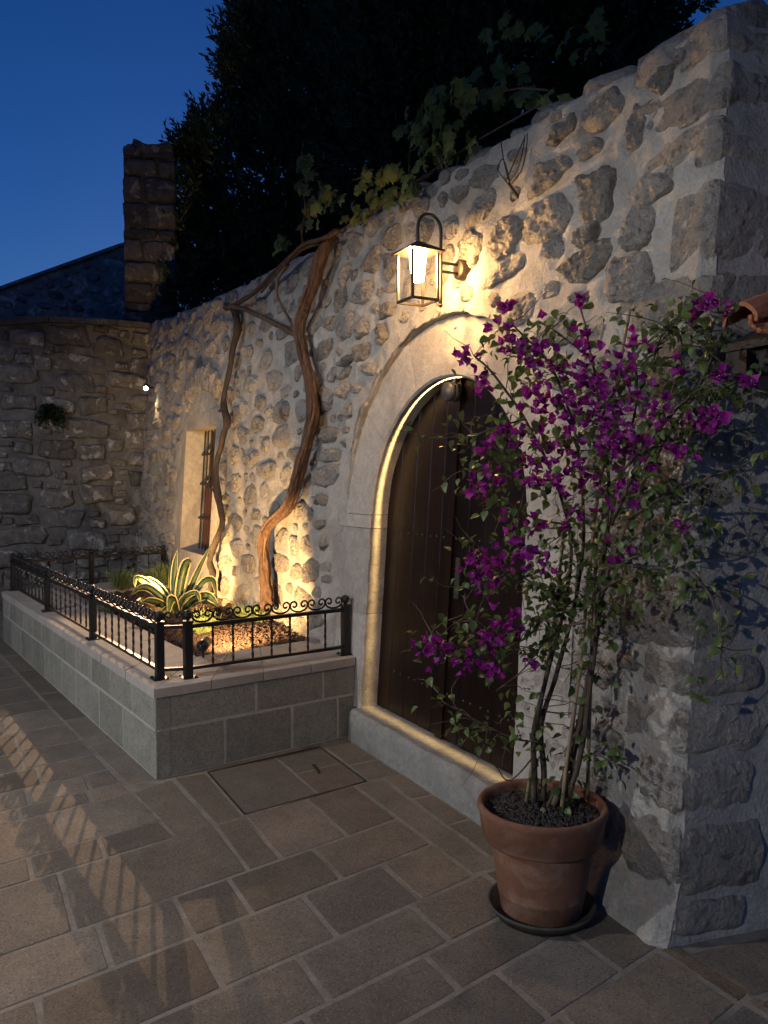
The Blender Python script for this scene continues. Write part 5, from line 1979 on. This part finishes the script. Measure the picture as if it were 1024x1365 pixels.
# leaves: folded ovals with a pointed drooping tip
def bleaf_mesh(k):
    rr = random.Random(k)
    mb = MB()
    prof = [(0.0, 0.02), (0.18, 0.26), (0.42, 0.36), (0.68, 0.26), (0.88, 0.09), (1.0, 0.0)]
    for x, w in prof:
        dz = -0.35 * x * x * rr.uniform(0.6, 1.3)
        for s in (-1, 0, 1):
            mb.v.append((x, s * w, dz + abs(s) * w * 0.35))
    for i in range(5):
        for j in range(2):
            a = i * 3 + j
            mb.f.append((a, a + 3, a + 4, a + 1))
    return mb.mesh('leaf', M['boug_leaf'], True)


bl_m = [bleaf_mesh(k) for k in range(4)]


def leaf_w(px, py):
    """how leafy the plant is in a given direction"""
    return 1.0


lp = []
allp = [p for ps in main for p in ps[1:]]
allp = [p for p in allp if p[2] > 0.62]
tries = 0
while len(lp) < 1500 and tries < 30000:
    tries += 1
    p = allp[rng.integers(len(allp))] + rng.normal(size=3) * np.array((0.028, 0.028, 0.028))
    if p[2] < 0.95 and rng.random() < 0.55:
        continue
    if p[0] < XR + 0.03 and p[1] > wy(p[2], PR) - 0.02:
        continue
    lp.append(p)
low = [p for ps in main[:13] for p in ps if p[2] < 0.75]
for _ in range(110):
    lp.append(low[rng.integers(len(low))] + rng.normal(size=3) * 0.03)
for (a, b, rx, ry) in ((690, 470, 60, 50), (770, 540, 80, 80), (820, 600, 80, 60), (680, 600, 50, 60), (690, 720, 60, 50), (620, 865, 60, 25), (660, 960, 60, 30), (800, 720, 80, 60), (880, 640, 60, 50), (940, 520, 50, 60), (740, 800, 50, 60), (900, 690, 50, 30)):
    for _ in range(20 if (b > 900 or a > 870) else 62):
        lp.append(BP(a + random.gauss(0, .5) * rx, b + random.gauss(0, .5) * ry, random.uniform(-.16, .06)))
single = 290
tmpl = [np.array([v_.co[:] for v_ in me.vertices]) for me in bl_m]
tf = np.array([tuple(p.vertices) for p in bl_m[0].polygons])
BV, BF = [], []
nv = 0
lp.sort(key=lambda p: np.dot(p - CAM, FD))
for i, p in enumerate(lp):
    g = Vector((random.gauss(0, 1), random.gauss(-0.4, 1), random.gauss(-0.5, 0.7))).normalized()
    q = g.to_track_quat('X', 'Z').to_matrix().to_4x4()
    s = random.uniform(0.024, 0.046)
    mtx = Matrix.Translation(Vector(p)) @ q @ Matrix.Rotation(random.uniform(-1, 1), 4, 'X') @ Matrix.Diagonal((s, s, s, 1))
    if i < single:
        link('leaf', bl_m[i % 4], bg, mtx)
    else:
        mm = np.array(mtx)
        BV.append(tmpl[i % 4] @ mm[:3, :3].T + mm[:3, 3])
        BF.append(tf + nv)
        nv += len(tmpl[0])
tag(link('foliage', big_mesh('foliage', np.concatenate(BV), np.concatenate(BF), M['boug_leaf'], True), bg), kind='stuff')


# flowers: three papery bracts round a tiny white tube
def flower_mesh(k):
    rr = random.Random(k + 50)
    mb = MB()
    for b in range(3):
        a0 = b * 2 * math.pi / 3 + rr.uniform(-.2, .2)
        op = rr.uniform(0.5, 0.95)
        prof = [(0.0, 0.05), (0.2, 0.36), (0.48, 0.44), (0.78, 0.22), (1.12, 0.0)]
        n0 = len(mb.v)
        for x, w in prof:
            for s in (-1, 0, 1):
                r_ = x * math.sin(op)
                h_ = x * math.cos(op)
                bend = 0.30 * abs(s) * w * rr.uniform(0.3, 1.4) + 0.10 * rr.uniform(-1, 1)
                rr2 = r_ - bend
                mb.v.append((math.cos(a0) * rr2 - math.sin(a0) * s * w, math.sin(a0) * rr2 + math.cos(a0) * s * w, h_ + bend * 0.5))
        for i in range(4):
            for j in range(2):
                a = n0 + i * 3 + j
                mb.f.append((a, a + 3, a + 4, a + 1))
    me = mb.mesh('flower', M['bract'], True)
    me.materials.append(M['bractwhite'])
    n0 = len(me.vertices)
    return me


def flower_full(k):
    me = flower_mesh(k)
    v = [tuple(q.co) for q in me.vertices]
    f = [tuple(p.vertices) for p in me.polygons]
    nf = len(f)
    n0 = len(v)
    for zz, r_ in ((0.0, 0.02), (0.45, 0.03), (0.5, 0.08 if k == 0 else 0.03)):
        for i in range(5):
            a = i * 2 * math.pi / 5
            v.append((math.cos(a) * r_, math.sin(a) * r_, zz))
    for i in range(2):
        for j in range(5):
            f.append((n0 + i * 5 + j, n0 + i * 5 + (j + 1) % 5, n0 + (i + 1) * 5 + (j + 1) % 5, n0 + (i + 1) * 5 + j))
    f.append(tuple(n0 + 10 + j for j in range(5)))
    m2 = bpy.data.meshes.new('flower')
    m2.from_pydata(v, [], f)
    m2.materials.append(M['bract'])
    m2.materials.append(M['bractwhite'])
    for i, p in enumerate(m2.polygons):
        p.use_smooth = True
        if i >= nf:
            p.material_index = 1
    m2.update()
    return m2


fl_m = [flower_full(k) for k in range(5)]
# where the photograph shows blossom: centre, spread, count
spots = [(675, 408, 6, 5, 3), (770, 400, 8, 4, 3), (655, 437, 8, 5, 3), (627, 474, 12, 6, 5), (648, 500, 5, 4, 2), (680, 455, 12, 14, 6), (645, 515, 8, 6, 3), (690, 470, 14, 10, 5), (720, 470, 16, 14, 8),
         (745, 505, 22, 20, 14), (790, 460, 16, 16, 8), (810, 500, 20, 18, 12), (770, 545, 26, 24, 18), (815, 560, 26, 26, 22), (840, 590, 20, 14, 10), (740, 580, 20, 18, 10), (850, 450, 10, 8, 4), (845, 520, 12, 12, 5),
         (705, 530, 12, 16, 7), (690, 580, 12, 12, 5), (665, 570, 14, 10, 6), (640, 600, 8, 6, 3), (715, 610, 14, 10, 5), (735, 640, 12, 10, 5), (650, 640, 14, 8, 5), (700, 640, 10, 8, 3),
         (640, 740, 10, 8, 6), (652, 765, 12, 10, 8), (665, 745, 8, 8, 4), (690, 735, 16, 10, 6), (715, 750, 14, 8, 5), (648, 785, 6, 5, 2), (680, 700, 12, 8, 3), (640, 658, 8, 6, 3),
         (585, 855, 14, 8, 7), (600, 870, 16, 8, 6), (640, 885, 14, 8, 6), (565, 865, 4, 4, 1), (670, 840, 14, 10, 8), (690, 830, 8, 10, 4), (655, 855, 10, 8, 4), (708, 880, 4, 10, 2), (660, 895, 8, 8, 3), (620, 890, 5, 4, 1),
         (930, 555, 14, 10, 6), (950, 560, 14, 8, 5), (960, 500, 10, 5, 4), (1003, 512, 8, 5, 3), (985, 515, 5, 4, 1), (925, 415, 5, 8, 4), (945, 400, 4, 4, 2), (970, 415, 4, 4, 2), (900, 490, 8, 6, 2), (905, 600, 8, 6, 3),
         (830, 650, 12, 8, 4), (870, 620, 10, 8, 3), (790, 640, 12, 10, 5), (770, 690, 12, 10, 3), (830, 735, 8, 6, 3), (815, 750, 5, 5, 1), (910, 697, 3, 3, 1), (800, 680, 14, 8, 3), (720, 540, 10, 8, 4), (760, 620, 14, 8, 4), (880, 560, 10, 10, 3), (718, 700, 8, 8, 2)]
nf_ct = 0
fmt = []
for (a, b, rx, ry, n) in spots:
    dd = random.uniform(-0.22, -0.05)
    for _ in range(int(n * 1.9 + 0.5)):
        p = BP(a + random.gauss(0, 0.95) * rx, b + random.gauss(0, 0.95) * ry, dd + random.uniform(-.05, .05))
        g = Vector((random.gauss(0.3, 0.8), random.gauss(-0.6, 0.7), random.gauss(0.1, 0.7))).normalized()
        q = g.to_track_quat('Z', 'Y').to_matrix().to_4x4()
        s = random.uniform(0.019, 0.032)
        fmt.append((random.randrange(5), Matrix.Translation(Vector(p)) @ q @ Matrix.Rotation(random.uniform(0, 6), 4, 'Z') @ Matrix.Diagonal((s, s, s, 1))))
random.shuffle(fmt)
FV, FF, nv = [], [], 0
for i, (k, mtx) in enumerate(fmt):
    if i < 295:
        link('flower', fl_m[k], bg, mtx)
    else:                                       # the rest of the blossom
        co = np.array([v_.co[:] for v_ in fl_m[k].vertices])
        mm = np.array(mtx)
        fq = [tuple(p_.vertices) for p_ in fl_m[k].polygons if len(p_.vertices) == 4]
        FV.append(co @ mm[:3, :3].T + mm[:3, 3])
        FF.append(np.array(fq) + nv)
        nv += len(co)
tag(link('blossom', big_mesh('blossom', np.concatenate(FV), np.concatenate(FF), M['bract'], True), bg), kind='stuff')
